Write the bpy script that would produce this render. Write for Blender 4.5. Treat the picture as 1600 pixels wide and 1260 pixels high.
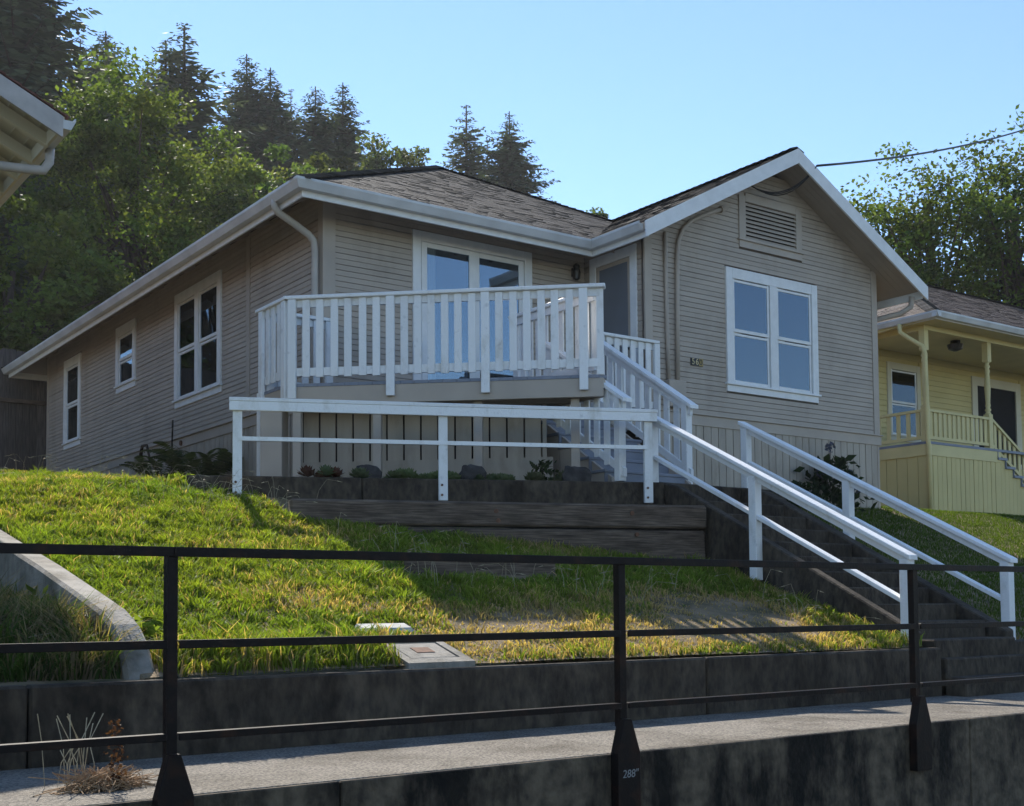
import bpy, math, random
import numpy as np
from mathutils import Vector

R = math.radians
random.seed(7)
rng = np.random.default_rng(11)
S = bpy.context.scene
for o in list(bpy.data.objects):
    bpy.data.objects.remove(o)
COL = S.collection

# ------------------------------------------------------------------ camera
# world: X along the street, Y up the lot away from the street, Z up; the eye is the origin
YAW, PITCH, ROLL = R(35.773), R(3.040), R(-0.464)
fw = Vector((math.sin(YAW) * math.cos(PITCH), math.cos(YAW) * math.cos(PITCH), math.sin(PITCH)))
rt = Vector((math.cos(YAW), -math.sin(YAW), 0))
up = rt.cross(fw)
rt, up = rt * math.cos(ROLL) + up * math.sin(ROLL), -rt * math.sin(ROLL) + up * math.cos(ROLL)
cd = bpy.data.cameras.new('camera')
cam = bpy.data.objects.new('camera', cd)
COL.objects.link(cam)
from mathutils import Matrix
M = Matrix((rt, up, -fw)).transposed().to_4x4()
cam.matrix_world = M
cd.sensor_fit = 'HORIZONTAL'
cd.sensor_width = 36.0
cd.lens = 36.0 * 1921.96 / 1600
cd.shift_y = (848.58 - 630) / 1600
cd.clip_start = 0.1
cd.clip_end = 3000
S.camera = cam

# ------------------------------------------------------------------ sky, sun, exposure
SUN = Vector((0.262, 1.0, 0.925)).normalized()
SUN_EL = math.asin(SUN.z)
SUN_AZ = math.atan2(SUN.x, SUN.y)
w = bpy.data.worlds.new('World')
S.world = w
w.use_nodes = True
nt = w.node_tree
nt.nodes.clear()
sky = nt.nodes.new('ShaderNodeTexSky')
sky.sky_type = 'NISHITA'
sky.sun_disc = False
sky.sun_elevation = SUN_EL
sky.sun_rotation = SUN_AZ
sky.air_density = 1.0
sky.dust_density = 0.0
sky.ozone_density = 4.0
bg = nt.nodes.new('ShaderNodeBackground')
bg.inputs['Strength'].default_value = 0.11
wo = nt.nodes.new('ShaderNodeOutputWorld')
nt.links.new(sky.outputs[0], bg.inputs[0])
nt.links.new(bg.outputs[0], wo.inputs[0])
sl = bpy.data.lights.new('sun', 'SUN')
sl.energy = 4.2
sl.angle = R(0.53)
sl.color = (1.0, 0.93, 0.82)
so = bpy.data.objects.new('sun', sl)
COL.objects.link(so)
so.rotation_euler = SUN.to_track_quat('Z', 'Y').to_euler()
so.location = (0, 0, 40)
S.view_settings.view_transform = 'Standard'
S.view_settings.look = 'None'
S.view_settings.exposure = 1.0
S.view_settings.gamma = 1.0
S.render.engine = 'CYCLES'
S.cycles.max_bounces = 6
S.cycles.diffuse_bounces = 3
S.cycles.glossy_bounces = 2
S.cycles.transmission_bounces = 3
S.cycles.transparent_max_bounces = 8
S.cycles.use_adaptive_sampling = True
S.cycles.adaptive_threshold = 0.02

# ------------------------------------------------------------------ materials
MATS = {}


def mat(name, color, rough=0.6, var=0.15, scale=3.0, bump=0.0, bscale=60.0, spec=0.3, color2=None, stretch=(1, 1, 1),
        metallic=0.0, rand=0.0, detail=6.0, lo=0.35, hi=0.65, stain=None):
    """Principled material with world-space noise between color and color2 (or a darker color)"""
    m = bpy.data.materials.new(name)
    m.use_nodes = True
    n = m.node_tree
    b = n.nodes['Principled BSDF']
    b.inputs['Roughness'].default_value = rough
    b.inputs['Specular IOR Level'].default_value = spec
    b.inputs['Metallic'].default_value = metallic
    if color2 is None:
        color2 = tuple(c * (1 - var) for c in color)
    geo = n.nodes.new('ShaderNodeNewGeometry')
    mp = n.nodes.new('ShaderNodeMapping')
    mp.inputs['Scale'].default_value = stretch
    n.links.new(geo.outputs['Position'], mp.inputs[0])
    ns = n.nodes.new('ShaderNodeTexNoise')
    ns.inputs['Scale'].default_value = scale
    ns.inputs['Detail'].default_value = detail
    n.links.new(mp.outputs[0], ns.inputs['Vector'])
    rp = n.nodes.new('ShaderNodeValToRGB')
    rp.color_ramp.elements[0].position = lo
    rp.color_ramp.elements[1].position = hi
    rp.color_ramp.elements[0].color = (*color2, 1)
    rp.color_ramp.elements[1].color = (*color, 1)
    n.links.new(ns.outputs[0], rp.inputs[0])
    out = rp.outputs[0]
    if rand > 0:
        oi = n.nodes.new('ShaderNodeObjectInfo')
        mr = n.nodes.new('ShaderNodeMapRange')
        mr.inputs[3].default_value = 1 - rand
        mr.inputs[4].default_value = 1 + rand
        n.links.new(oi.outputs['Random'], mr.inputs[0])
        mx = n.nodes.new('ShaderNodeMix')
        mx.data_type = 'RGBA'
        mx.blend_type = 'MULTIPLY'
        mx.inputs[0].default_value = 1
        n.links.new(out, mx.inputs[6])
        n.links.new(mr.outputs[0], mx.inputs[7])
        out = mx.outputs[2]
    if stain:                       # (scale, stretch z, colour multiplier, lo, hi)
        ms = n.nodes.new('ShaderNodeMapping')
        ms.inputs['Scale'].default_value = (1, 1, stain[1])
        n.links.new(geo.outputs['Position'], ms.inputs[0])
        n3 = n.nodes.new('ShaderNodeTexNoise')
        n3.inputs['Scale'].default_value = stain[0]
        n3.inputs['Detail'].default_value = 8
        n3.inputs['Roughness'].default_value = 0.65
        n.links.new(ms.outputs[0], n3.inputs['Vector'])
        r3 = n.nodes.new('ShaderNodeValToRGB')
        r3.color_ramp.elements[0].position = stain[3]
        r3.color_ramp.elements[1].position = stain[4]
        r3.color_ramp.elements[0].color = (*stain[2], 1)
        r3.color_ramp.elements[1].color = (1, 1, 1, 1)
        n.links.new(n3.outputs[0], r3.inputs[0])
        m3 = n.nodes.new('ShaderNodeMix')
        m3.data_type = 'RGBA'
        m3.blend_type = 'MULTIPLY'
        m3.inputs[0].default_value = 1
        n.links.new(out, m3.inputs[6])
        n.links.new(r3.outputs[0], m3.inputs[7])
        out = m3.outputs[2]
    n.links.new(out, b.inputs['Base Color'])
    if bump > 0:
        n2 = n.nodes.new('ShaderNodeTexNoise')
        n2.inputs['Scale'].default_value = bscale
        n2.inputs['Detail'].default_value = 5
        n.links.new(mp.outputs[0], n2.inputs['Vector'])
        bp = n.nodes.new('ShaderNodeBump')
        bp.inputs['Strength'].default_value = bump
        bp.inputs['Distance'].default_value = 0.02
        n.links.new(n2.outputs[0], bp.inputs['Height'])
        n.links.new(bp.outputs[0], b.inputs['Normal'])
    MATS[name] = m
    return m


def leaf_mat(name, trans=0.45, rough=0.5, tint=(1.25, 1.2, 0.5)):
    """colour from the 'tone' attribute; diffuse + translucent so that backlit leaves glow"""
    m = bpy.data.materials.new(name)
    m.use_nodes = True
    n = m.node_tree
    n.nodes.clear()
    at = n.nodes.new('ShaderNodeAttribute')
    at.attribute_name = 'tone'
    df = n.nodes.new('ShaderNodeBsdfPrincipled')
    df.inputs['Roughness'].default_value = rough
    df.inputs['Specular IOR Level'].default_value = 0.08
    n.links.new(at.outputs['Color'], df.inputs['Base Color'])
    tr = n.nodes.new('ShaderNodeBsdfTranslucent')
    mu = n.nodes.new('ShaderNodeMix')
    mu.data_type = 'RGBA'
    mu.blend_type = 'MULTIPLY'
    mu.inputs[0].default_value = 1
    mu.inputs[7].default_value = (*tint, 1)
    n.links.new(at.outputs['Color'], mu.inputs[6])
    n.links.new(mu.outputs[2], tr.inputs[0])
    mx = n.nodes.new('ShaderNodeMixShader')
    mx.inputs[0].default_value = trans
    n.links.new(df.outputs[0], mx.inputs[1])
    n.links.new(tr.outputs[0], mx.inputs[2])
    o = n.nodes.new('ShaderNodeOutputMaterial')
    n.links.new(mx.outputs[0], o.inputs[0])
    MATS[name] = m
    return m


def attr_mat(name, rough=0.85, bump=0.4, bscale=120):
    m = mat(name, (1, 1, 1), rough, bump=bump, bscale=bscale, spec=0.2)
    n = m.node_tree
    at = n.nodes.new('ShaderNodeAttribute')
    at.attribute_name = 'tone'
    n.links.new(at.outputs['Color'], n.nodes['Principled BSDF'].inputs['Base Color'])
    return m


def glass_mat(name, base, refl=0.16):
    m = bpy.data.materials.new(name)
    m.use_nodes = True
    n = m.node_tree
    n.nodes.clear()
    d = n.nodes.new('ShaderNodeBsdfTransparent')
    d.inputs[0].default_value = (*base, 1)
    g = n.nodes.new('ShaderNodeBsdfGlossy')
    g.inputs['Roughness'].default_value = 0.015
    g.inputs[0].default_value = (0.72, 0.86, 1.0, 1)
    geo = n.nodes.new('ShaderNodeNewGeometry')
    ns = n.nodes.new('ShaderNodeTexNoise')
    ns.inputs['Scale'].default_value = 1.6
    ns.inputs['Detail'].default_value = 1
    n.links.new(geo.outputs['Position'], ns.inputs['Vector'])
    bp = n.nodes.new('ShaderNodeBump')
    bp.inputs['Strength'].default_value = 0.06
    bp.inputs['Distance'].default_value = 0.02
    n.links.new(ns.outputs[0], bp.inputs['Height'])
    n.links.new(bp.outputs[0], g.inputs['Normal'])
    fr = n.nodes.new('ShaderNodeFresnel')
    fr.inputs['IOR'].default_value = 1.5
    ad = n.nodes.new('ShaderNodeMath')
    ad.operation = 'ADD'
    ad.use_clamp = True
    ad.inputs[1].default_value = refl
    n.links.new(fr.outputs[0], ad.inputs[0])
    mx = n.nodes.new('ShaderNodeMixShader')
    n.links.new(ad.outputs[0], mx.inputs[0])
    n.links.new(d.outputs[0], mx.inputs[1])
    n.links.new(g.outputs[0], mx.inputs[2])
    o = n.nodes.new('ShaderNodeOutputMaterial')
    n.links.new(mx.outputs[0], o.inputs[0])
    MATS[name] = m
    return m


SIDING = mat('beige_paint', (0.43, 0.365, 0.30), 0.55, var=0.10, scale=1.3, rand=0.05, stain=(2.2, .35, (.86, .85, .83), .32, .5), bump=0.08, bscale=25, stretch=(1, 1, 3))
BACK = mat('gap_shade_backing', (0.12, 0.10, 0.085), 0.8)  # darkened so the gaps between boards read as shadow lines
BEIGE = mat('beige_trim_paint', (0.44, 0.375, 0.31), 0.5, var=0.12, scale=2.0, bump=0.05, bscale=30)
SKIRT = mat('beige_plank_paint', (0.43, 0.37, 0.30), 0.6, var=0.16, stain=(3, .4, (.75, .73, .7), .3, .48), scale=2.2, rand=0.05, bump=0.1, bscale=20, stretch=(3, 3, .5))
WHITE = mat('white_paint', (0.78, 0.78, 0.77), 0.45, var=0.10, scale=6, bump=0.06, bscale=30, rand=0.02)
WHITE_OLD = mat('worn_white_paint', (0.78, 0.78, 0.77), 0.5, color2=(0.60, 0.60, 0.60), scale=11, lo=0.24, hi=0.36, bump=0.25, stain=(5, .5, (.80, .785, .75), .30, .46),
                bscale=45, rand=0.05)
GUTTER = mat('white_gutter_enamel', (0.62, 0.62, 0.61), 0.35, var=0.2, scale=2.5, spec=0.5)
FLOORP = mat('grey_blue_floor_paint', (0.22, 0.24, 0.29), 0.5, var=0.2, scale=4, rand=0.05, bump=0.05)
SOFFIT = mat('soffit_paint', (0.38, 0.325, 0.27), 0.6, var=0.12, scale=2)
DARK = mat('dark_void', (0.012, 0.012, 0.014), 0.9)  # near-black for sheets that stand in for unlit hollows, and a door leaf
CONC_DARK = mat('mossy_dark_concrete', (0.10, 0.079, 0.056), 0.9, color2=(0.036, 0.029, 0.022), scale=18, lo=0.30, hi=0.66, stain=(2.6, .5, (.38, .36, .34), .36, .62), bump=0.6,
                bscale=35, stretch=(1, 1, .55), detail=10)
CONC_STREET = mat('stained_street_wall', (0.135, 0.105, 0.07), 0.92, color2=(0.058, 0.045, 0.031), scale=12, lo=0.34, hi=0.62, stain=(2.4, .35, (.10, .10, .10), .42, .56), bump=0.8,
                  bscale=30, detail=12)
CONC = mat('grey_concrete', (0.27, 0.26, 0.24), 0.9, color2=(0.12, 0.115, 0.10), scale=3.0, lo=0.28, hi=0.55, bump=0.5, bscale=60, detail=10)
CONC_LIGHT = mat('pale_concrete', (0.31, 0.285, 0.245), 0.9, color2=(0.2, 0.19, 0.165), scale=9, lo=0.30, hi=0.58, stain=(2.5, .6, (.5, .48, .44), .35, .55), bump=0.4, bscale=60, detail=10)
AGG = mat('exposed_aggregate_walk', (0.33, 0.295, 0.245), 0.9, color2=(0.12, 0.11, 0.095), scale=70, lo=0.36, hi=0.62, bump=0.9, bscale=140, stain=(1.7, 1, (.55, .53, .5), .34, .56))
ASPHALT = mat('asphalt', (0.055, 0.055, 0.057), 0.9, var=0.4, scale=40, bump=0.5, bscale=150)
TIMBER = mat('weathered_timber', (0.185, 0.14, 0.105), 0.85, color2=(0.05, 0.037, 0.028), scale=4.0, lo=0.3, hi=0.66, stretch=(1.0, 1.0, 22), detail=12, stain=(2.5, 3, (.55, .52, .5), .35, .6),
             bump=0.5, bscale=6)
FENCEW = mat('weathered_fence_board', (0.11, 0.095, 0.085), 0.85, color2=(0.05, 0.043, 0.04), scale=5, stretch=(8, 8, .6), rand=0.2, bump=0.3, bscale=10)
IRON = mat('dark_painted_iron', (0.012, 0.009, 0.0085), 0.4, color2=(0.030, 0.015, 0.010), scale=8, lo=0.3, hi=0.5, spec=0.1, bump=0.15, bscale=60)
SOIL = mat('dry_lawn_soil', (0.26, 0.185, 0.11), 0.95, color2=(0.09, 0.075, 0.035), scale=4, bump=0.8, bscale=50, detail=10)
DIRT = mat('dark_planter_soil', (0.06, 0.045, 0.035), 0.95, var=0.5, scale=12, bump=0.8, bscale=50)
HILL = mat('forest_floor', (0.05, 0.06, 0.025), 0.95, var=0.5, scale=0.4)
BARK = mat('bark', (0.085, 0.065, 0.05), 0.95, var=0.5, scale=4, bump=0.6, bscale=15, stretch=(2, 2, .5))
YEL = mat('yellow_paint', (0.60, 0.495, 0.215), 0.55, var=0.08, scale=1.5, rand=0.03)
YELT = mat('yellow_trim_paint', (0.65, 0.55, 0.26), 0.5, var=0.1, scale=2)
CREAM = mat('cream_paint', (0.62, 0.57, 0.43), 0.55, var=0.1, scale=2)
BRASS = mat('tarnished_brass', (0.36, 0.26, 0.10), 0.4, var=0.4, scale=40, metallic=0.6)
BLACK = mat('black_plate', (0.012, 0.011, 0.01), 0.35, spec=0.5)
WIREM = mat('black_cable', (0.015, 0.015, 0.016), 0.5)
STONE = mat('dark_stone', (0.075, 0.07, 0.068), 0.9, var=0.55, scale=9, bump=0.8, bscale=25)
RUST = mat('rusty_iron', (0.20, 0.10, 0.06), 0.8, var=0.5, scale=25)
CHALK = mat('white_marker', (0.26, 0.27, 0.27), 0.8)
NBROOF = mat('red_brown_roofing', (0.16, 0.075, 0.06), 0.9, var=0.3, scale=8)
GLASS = glass_mat('window_glass', (0.75, 0.78, 0.78), 0.15)
GLASS_D = glass_mat('shaded_window_glass', (0.75, 0.77, 0.77), 0.06)  # same glass, reflection weakened so these panes look dark
CURT = mat('pale_curtain', (0.68, 0.66, 0.62), 0.9, var=.35, scale=2, stretch=(22, 22, .3))
ROOM = mat('room_shade', (0.03, 0.028, 0.027), 0.9, var=.6, scale=1.5)  # dark colour stands in for the unlit room behind the panes
SCREEN = mat('storm_door_screen', (0.15, 0.165, 0.19), 0.35, var=0.15, scale=1.5, spec=0.6)
SHINGLE = attr_mat('asphalt_shingles')
GRASS = leaf_mat('grass_blades', 0.5, 0.6, (1.35, 1.35, 0.45))
LEAF = leaf_mat('broad_leaves', 0.5, 0.6)
NEEDLE = leaf_mat('conifer_needles', 0.25, 0.6, (1.1, 1.1, 0.6))

# ------------------------------------------------------------------ building helpers
ORG = {}


def tag(o, label=None, cat=None, group=None, kind=None):
    if label:
        o['label'] = label
    if cat:
        o['category'] = cat
    if group:
        o['group'] = group
    if kind:
        o['kind'] = kind
    return o


def empty(name, loc, label=None, cat=None, group=None):
    o = bpy.data.objects.new(name, None)
    o.location = loc
    o.empty_display_size = 0.2
    COL.objects.link(o)
    ORG[o] = Vector(loc)
    return tag(o, label, cat, group)


def link(name, me, parent=None, m=None, smooth=False):
    o = bpy.data.objects.new(name, me)
    COL.objects.link(o)
    if m is not None:
        if len(me.materials) == 0:
            me.materials.append(m)
    if smooth:
        me.polygons.foreach_set('use_smooth', [True] * len(me.polygons))
    if parent is not None:
        o.parent = parent
        ORG[o] = ORG[parent]
    else:
        ORG[o] = Vector((0, 0, 0))
    return o


class Frame:
    """wall frame: u to the right seen from outside, v up, w outward"""

    def __init__(s, o, r, n):
        s.o, s.r, s.n = Vector(o), Vector(r), Vector(n)

    def __call__(s, u, v, w=0.0):
        return s.o + s.r * u + Vector((0, 0, v)) + s.n * w


WORLD = None


class MB:
    def __init__(s):
        s.v, s.f, s.c = [], [], []

    def quadbox(s, p):
        """8 corners: bottom ring 0-3, top ring 4-7"""
        b = len(s.v)
        s.v += [tuple(q) for q in p]
        for f in ((0, 3, 2, 1), (4, 5, 6, 7), (0, 1, 5, 4), (1, 2, 6, 5), (2, 3, 7, 6), (3, 0, 4, 7)):
            s.f.append(tuple(b + i for i in f))
        return s

    def box(s, x0, y0, z0, x1, y1, z1):
        return s.quadbox([(x0, y0, z0), (x1, y0, z0), (x1, y1, z0), (x0, y1, z0), (x0, y0, z1), (x1, y0, z1), (x1, y1, z1), (x0, y1, z1)])

    def fbox(s, F, u0, v0, w0, u1, v1, w1):
        return s.quadbox([F(u0, v0, w1), F(u1, v0, w1), F(u1, v0, w0), F(u0, v0, w0), F(u0, v1, w1), F(u1, v1, w1), F(u1, v1, w0), F(u0, v1, w0)])

    def bar(s, a, b, wd, ht, upv=(0, 0, 1)):
        """rectangular bar from a to b, width wd sideways, height ht along up"""
        a, b = Vector(a), Vector(b)
        d = (b - a).normalized()
        u_ = Vector(upv)
        sd = d.cross(u_)
        if sd.length < 1e-4:
            sd = Vector((1, 0, 0))
        sd.normalize()
        uu = sd.cross(d).normalized()
        p = []
        for q in (-1, 1):
            h = uu * (ht / 2 * q)
            l = sd * (wd / 2)
            p += [a - l + h, a + l + h, b + l + h, b - l + h]
        return s.quadbox(p)

    def vbar(s, a, b, wd, ht):
        """bar with vertical end cuts (sloping rail): a,b centre line, ht measured vertically"""
        a, b = Vector(a), Vector(b)
        d = Vector((b.x - a.x, b.y - a.y, 0)).normalized()
        l = Vector((d.y, -d.x, 0)) * (wd / 2)
        p = []
        for q in (-.5, .5):
            h = Vector((0, 0, ht * q))
            p += [a - l + h, a + l + h, b + l + h, b - l + h]
        return s.quadbox(p)

    def tube(s, pts, r, n=8, r1=None, cap=True):
        pts = [Vector(p) for p in pts]
        k = len(pts)
        b = len(s.v)
        prev = None
        for i, p in enumerate(pts):
            d = (pts[min(i + 1, k - 1)] - pts[max(i - 1, 0)]).normalized()
            if prev is None:
                prev = d.orthogonal().normalized()
            e = (prev - d * prev.dot(d))
            e = e.normalized() if e.length > 1e-5 else d.orthogonal().normalized()
            prev = e
            g = d.cross(e)
            rr = r if r1 is None else r + (r1 - r) * i / (k - 1)
            for j in range(n):
                a_ = 2 * math.pi * j / n
                s.v.append(tuple(p + e * (math.cos(a_) * rr) + g * (math.sin(a_) * rr)))
        for i in range(k - 1):
            for j in range(n):
                s.f.append((b + i * n + j, b + i * n + (j + 1) % n, b + (i + 1) * n + (j + 1) % n, b + (i + 1) * n + j))
        if cap:
            s.f.append(tuple(b + j for j in reversed(range(n))))
            s.f.append(tuple(b + (k - 1) * n + j for j in range(n)))
        return s

    def prism(s, poly, off):
        """closed polygon (list of points) extruded by vector off"""
        off = Vector(off)
        b = len(s.v)
        k = len(poly)
        s.v += [tuple(Vector(p)) for p in poly] + [tuple(Vector(p) + off) for p in poly]
        s.f.append(tuple(b + i for i in reversed(range(k))))
        s.f.append(tuple(b + k + i for i in range(k)))
        for i in range(k):
            j = (i + 1) % k
            s.f.append((b + i, b + j, b + k + j, b + k + i))
        return s

    def lathe(s, x, y, prof, n=14):
        b = len(s.v)
        for (r_, z_) in prof:
            for j in range(n):
                a_ = 2 * math.pi * j / n
                s.v.append((x + r_ * math.cos(a_), y + r_ * math.sin(a_), z_))
        for i in range(len(prof) - 1):
            for j in range(n):
                s.f.append((b + i * n + j, b + i * n + (j + 1) % n, b + (i + 1) * n + (j + 1) % n, b + (i + 1) * n + j))
        s.f.append(tuple(b + j for j in reversed(range(n))))
        s.f.append(tuple(b + (len(prof) - 1) * n + j for j in range(n)))
        return s

    def build(s, name, m, parent=None, smooth=False, bevel=0.0, kind=None, label=None):
        me = bpy.data.meshes.new(name)
        o_ = ORG[parent] if parent is not None else Vector((0, 0, 0))
        me.from_pydata([(a[0] - o_.x, a[1] - o_.y, a[2] - o_.z) for a in s.v], [], s.f)
        me.update()
        o = link(name, me, parent, m, smooth)
        if bevel > 0:
            bv = o.modifiers.new('bevel', 'BEVEL')
            bv.width = bevel
            bv.segments = 1
            bv.limit_method = 'ANGLE'
        if kind:
            o['kind'] = kind
        if label:
            o['label'] = label
        return o


def part(name, m, parent, fn, **k):
    b = MB()
    fn(b)
    return b.build(name, m, parent, **k)


def boxpart(name, m, parent, *a, **k):
    return MB().box(*a).build(name, m, parent, **k)


def fpart(name, m, parent, F, *a, **k):
    return MB().fbox(F, *a).build(name, m, parent, **k)


def np_mesh(name, verts, nface, m, parent=None, tone=None, kind=None, smooth=False):
    """verts (N*k,3) grouped nface verts per face; tone per face (N,3)"""
    me = bpy.data.meshes.new(name)
    nv = len(verts)
    N = nv // nface
    o_ = ORG[parent] if parent is not None else Vector((0, 0, 0))
    verts = verts - np.array(o_)
    me.vertices.add(nv)
    me.vertices.foreach_set('co', verts.astype(np.float32).ravel())
    me.loops.add(nv)
    me.loops.foreach_set('vertex_index', np.arange(nv, dtype=np.int32))
    me.polygons.add(N)
    me.polygons.foreach_set('loop_start', np.arange(0, nv, nface, dtype=np.int32))
    me.polygons.foreach_set('loop_total', np.full(N, nface, dtype=np.int32))
    if tone is not None:
        a = me.color_attributes.new('tone', 'FLOAT_COLOR', 'POINT')
        t = np.ones((nv, 4), np.float32)
        t[:, :3] = np.repeat(tone, nface, axis=0)
        a.data.foreach_set('color', t.ravel())
    me.update(calc_edges=True)
    me.validate()
    o = link(name, me, parent, m, smooth)
    if kind:
        o['kind'] = kind
    return o


def copy_tree(o, parent=None, loc=None):
    c = o.copy()
    COL.objects.link(c)
    c.parent = parent
    ORG[c] = Vector(loc) if loc is not None else ORG[o]
    if loc is not None:
        c.location = loc
    for ch in o.children:
        copy_tree(ch, c)
    return c


def text_part(name, s, size, m, parent, F, u, v, wd=0.004, shear=0.0):
    cu = bpy.data.curves.new('txt', 'FONT')
    cu.body = s
    cu.size = size
    cu.extrude = wd
    cu.shear = shear
    cu.align_x = 'CENTER'
    cu.align_y = 'CENTER'
    to = bpy.data.objects.new('txt', cu)
    COL.objects.link(to)
    dg = bpy.context.evaluated_depsgraph_get()
    me = bpy.data.meshes.new_from_object(to.evaluated_get(dg))
    bpy.data.objects.remove(to)
    o_ = ORG[parent]
    for vt in me.vertices:
        p = F(u + vt.co.x, v + vt.co.y, vt.co.z) - o_
        vt.co = p
    return link(name, me, parent, m)


def fract_noise(x, y, seed=0):
    r_ = np.random.default_rng(seed)
    out = np.zeros_like(x, dtype=float)
    for k in range(7):
        a, b, c = r_.uniform(-1, 1, 3)
        f = 0.7 * 1.55 ** k
        out += np.sin(f * (x * a * 1.6 + y * b * 1.6) + c * 9) * np.cos(f * (y * a - x * b) * 1.3 + c * 5) / 1.25 ** k
    return out / 2.6


# ------------------------------------------------------------------ ground
def G(x, y):
    """height of the lot: steep lawn up from the low street wall, gentler behind"""
    x = np.asarray(x, float)
    y = np.asarray(y, float)
    left = np.where(y < 11.5, -0.36 + 0.305 * (y - 6.35), 1.211 + 0.112 * (y - 11.5))
    right = np.where(y < 12.2, -0.36 + 0.335 * (y - 6.6), 1.516 + 0.11 * (y - 12.2))
    weed = -0.36 + 0.11 * (y - 6.4)
    far = np.clip(y - 27, 0, None)
    z = np.where(x > 10.3, right, left)
    z = np.where((x > 5.0) & (x < 8.9) & (y < 15), np.minimum(z, 1.12), z)
    z = np.where((x >= 8.86) & (x <= 10.4) & (y < 12.3), -1.0, z)
    z = np.where((x < 2.22) & (y < 26), np.minimum(weed, z), z)
    z = z - np.where((x > 2.22) & (x < 3.5) & (y < 26), .13 * np.clip((3.5 - x) / 1.1, 0, 1) * np.clip((y - 8.2) / 2.2, 0, 1), 0)
    z = z + np.where(y > 27, 0.06 * far, 0)
    z = z + 0.02 * fract_noise(x * 1.2, y * 1.2, 3) * (y < 27) * ((x < 8.86) | (x > 10.4))
    return z


def make_ground():
    xs = sorted(set(list(np.arange(-6, 2.3, .5)) + [2.15, 2.215, 2.225, 2.35] + list(np.arange(2.5, 8.8, .25)) + [4.999, 5.001, 8.859, 8.861, 10.399, 10.401] +
                    list(np.arange(10.5, 30, .5)) + list(np.arange(30, 161, 5)) + list(np.arange(-100, -6, 5))))
    ys = sorted(set(list(np.arange(6.40, 15, .2)) + list(np.arange(15, 30, 1.0)) + list(np.arange(30, 201, 5))))
    X_, Y_ = np.meshgrid(xs, ys)
    Z_ = G(X_, Y_)
    nx, ny = len(xs), len(ys)
    v = np.stack([X_.ravel(), Y_.ravel(), Z_.ravel()], 1)
    f = []
    for j in range(ny - 1):
        for i in range(nx - 1):
            a = j * nx + i
            f.append((a, a + 1, a + nx + 1, a + nx))
    me = bpy.data.meshes.new('hillside_ground')
    me.from_pydata(v.tolist(), [], f)
    o = link('hillside_ground', me, None, SOIL)
    tag(o, 'sloping soil of the lot under the lawn', None, None, 'structure')


make_ground()
o = MB().box(-260, -260, -1.75, 300, 300, -1.70).build('ground', HILL)
tag(o, 'wide ground around the street', kind='structure')
o = MB().box(-200, -6, -1.66, 240, 4.92, -1.60).build('road', ASPHALT)
tag(o, 'asphalt road below the walk', kind='structure')
# raised walk with expansion joints
walk = MB().box(-30, 4.96, -1.2, 40, 6.32, -0.80).build('sidewalk', CONC)
tag(walk, 'raised concrete walk behind the dark railing', kind='structure')
xj = [-6, -3.1, -0.6, 1.9, 4.4, 6.62, 9.3, 11.8, 14.3, 17]
for i in range(len(xj) - 1):
    MB().box(xj[i] + .006, 4.962, -0.86, xj[i + 1] - .006, 6.298, -0.76 - random.uniform(0, .004)).build('walk_slab', AGG, walk, bevel=.004)

# wall that drops from the walk to the road
o = empty('street_wall', (4, 4.95, -1.6), 'stained dark concrete wall dropping from the walk to the road', 'wall')
for i, (a, b) in enumerate([(-12, 2.6), (2.6, 7.3), (7.3, 20)]):
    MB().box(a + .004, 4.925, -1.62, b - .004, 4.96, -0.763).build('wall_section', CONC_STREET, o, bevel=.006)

# low wall between walk and lawn
kw = empty('low_retaining_wall', (4, 6.4, -0.76), 'low dark concrete wall between lawn and walk, left of the steps', 'wall')
for a, b in [(-8, -1.2), (-1.2, 1.615), (1.615, 6.237), (6.237, 8.98)]:
    MB().box(a + .005, 6.30, -0.9, b - .005, 6.425, -0.36).build('wall_section', CONC_DARK, kw, bevel=.014)
kw2 = empty('low_retaining_wall', (13, 6.6, -0.76), 'low dark concrete wall right of the concrete steps', 'wall')
for a, b in [(10.22, 13.0), (13.0, 18)]:
    MB().box(a + .005, 6.42, -0.9, b - .005, 6.64, -0.33).build('wall_section', CONC_DARK, kw2, bevel=.014)


# sloping boundary wall at the left edge of the lawn
def bw(b):
    prof = [(6.428, -0.75), (6.428, -0.40), (6.48, -0.30), (6.58, -0.17), (6.72, -0.07), (6.92, 0.01), (7.4, 0.12), (8.19, 0.296), (9.9, 0.645), (11.5, .97), (12.1, 1.10), (12.1, -.2)]
    b.prism([(2.14, y, z) for y, z in prof], (0.17, 0, 0))


o = part('boundary_wall', CONC_LIGHT, None, bw, bevel=.02)
tag(o, 'pale sloping concrete wall at the left edge of the lawn', 'wall')

# ------------------------------------------------------------------ concrete steps
cs = empty('concrete_steps', (9.6, 8, -0.76), 'dark concrete steps climbing from the walk to the porch landing', 'steps')
zs = [-0.605 + .1545 * k for k in range(13)]
noses = []
for k, z in enumerate(zs):
    y = 6.42 + (z + .28) / .515 if z > -.3 else (6.1, 6.28, 6.42)[k]
    noses.append((y, z))
for k, (y, z) in enumerate(noses[:-1]):
    yn = noses[k + 1][0] + .05
    MB().box(9.01, y, -1.0 if k < 2 else z - .32, 10.21, yn, z).build('step', CONC_DARK, cs, bevel=.012)
for x0, x1 in ((8.895, 9.005), (10.215, 10.37)):
    prof = [(6.505, -0.9), (6.505, -0.235), (9.41, 1.27), (9.75, 1.345), (9.75, .2), (7.6, -.9)]
    part('cheek_wall', CONC_DARK, cs, lambda b: b.prism([(x0, y, z) for y, z in prof], (x1 - x0, 0, 0)), bevel=.012)
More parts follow.
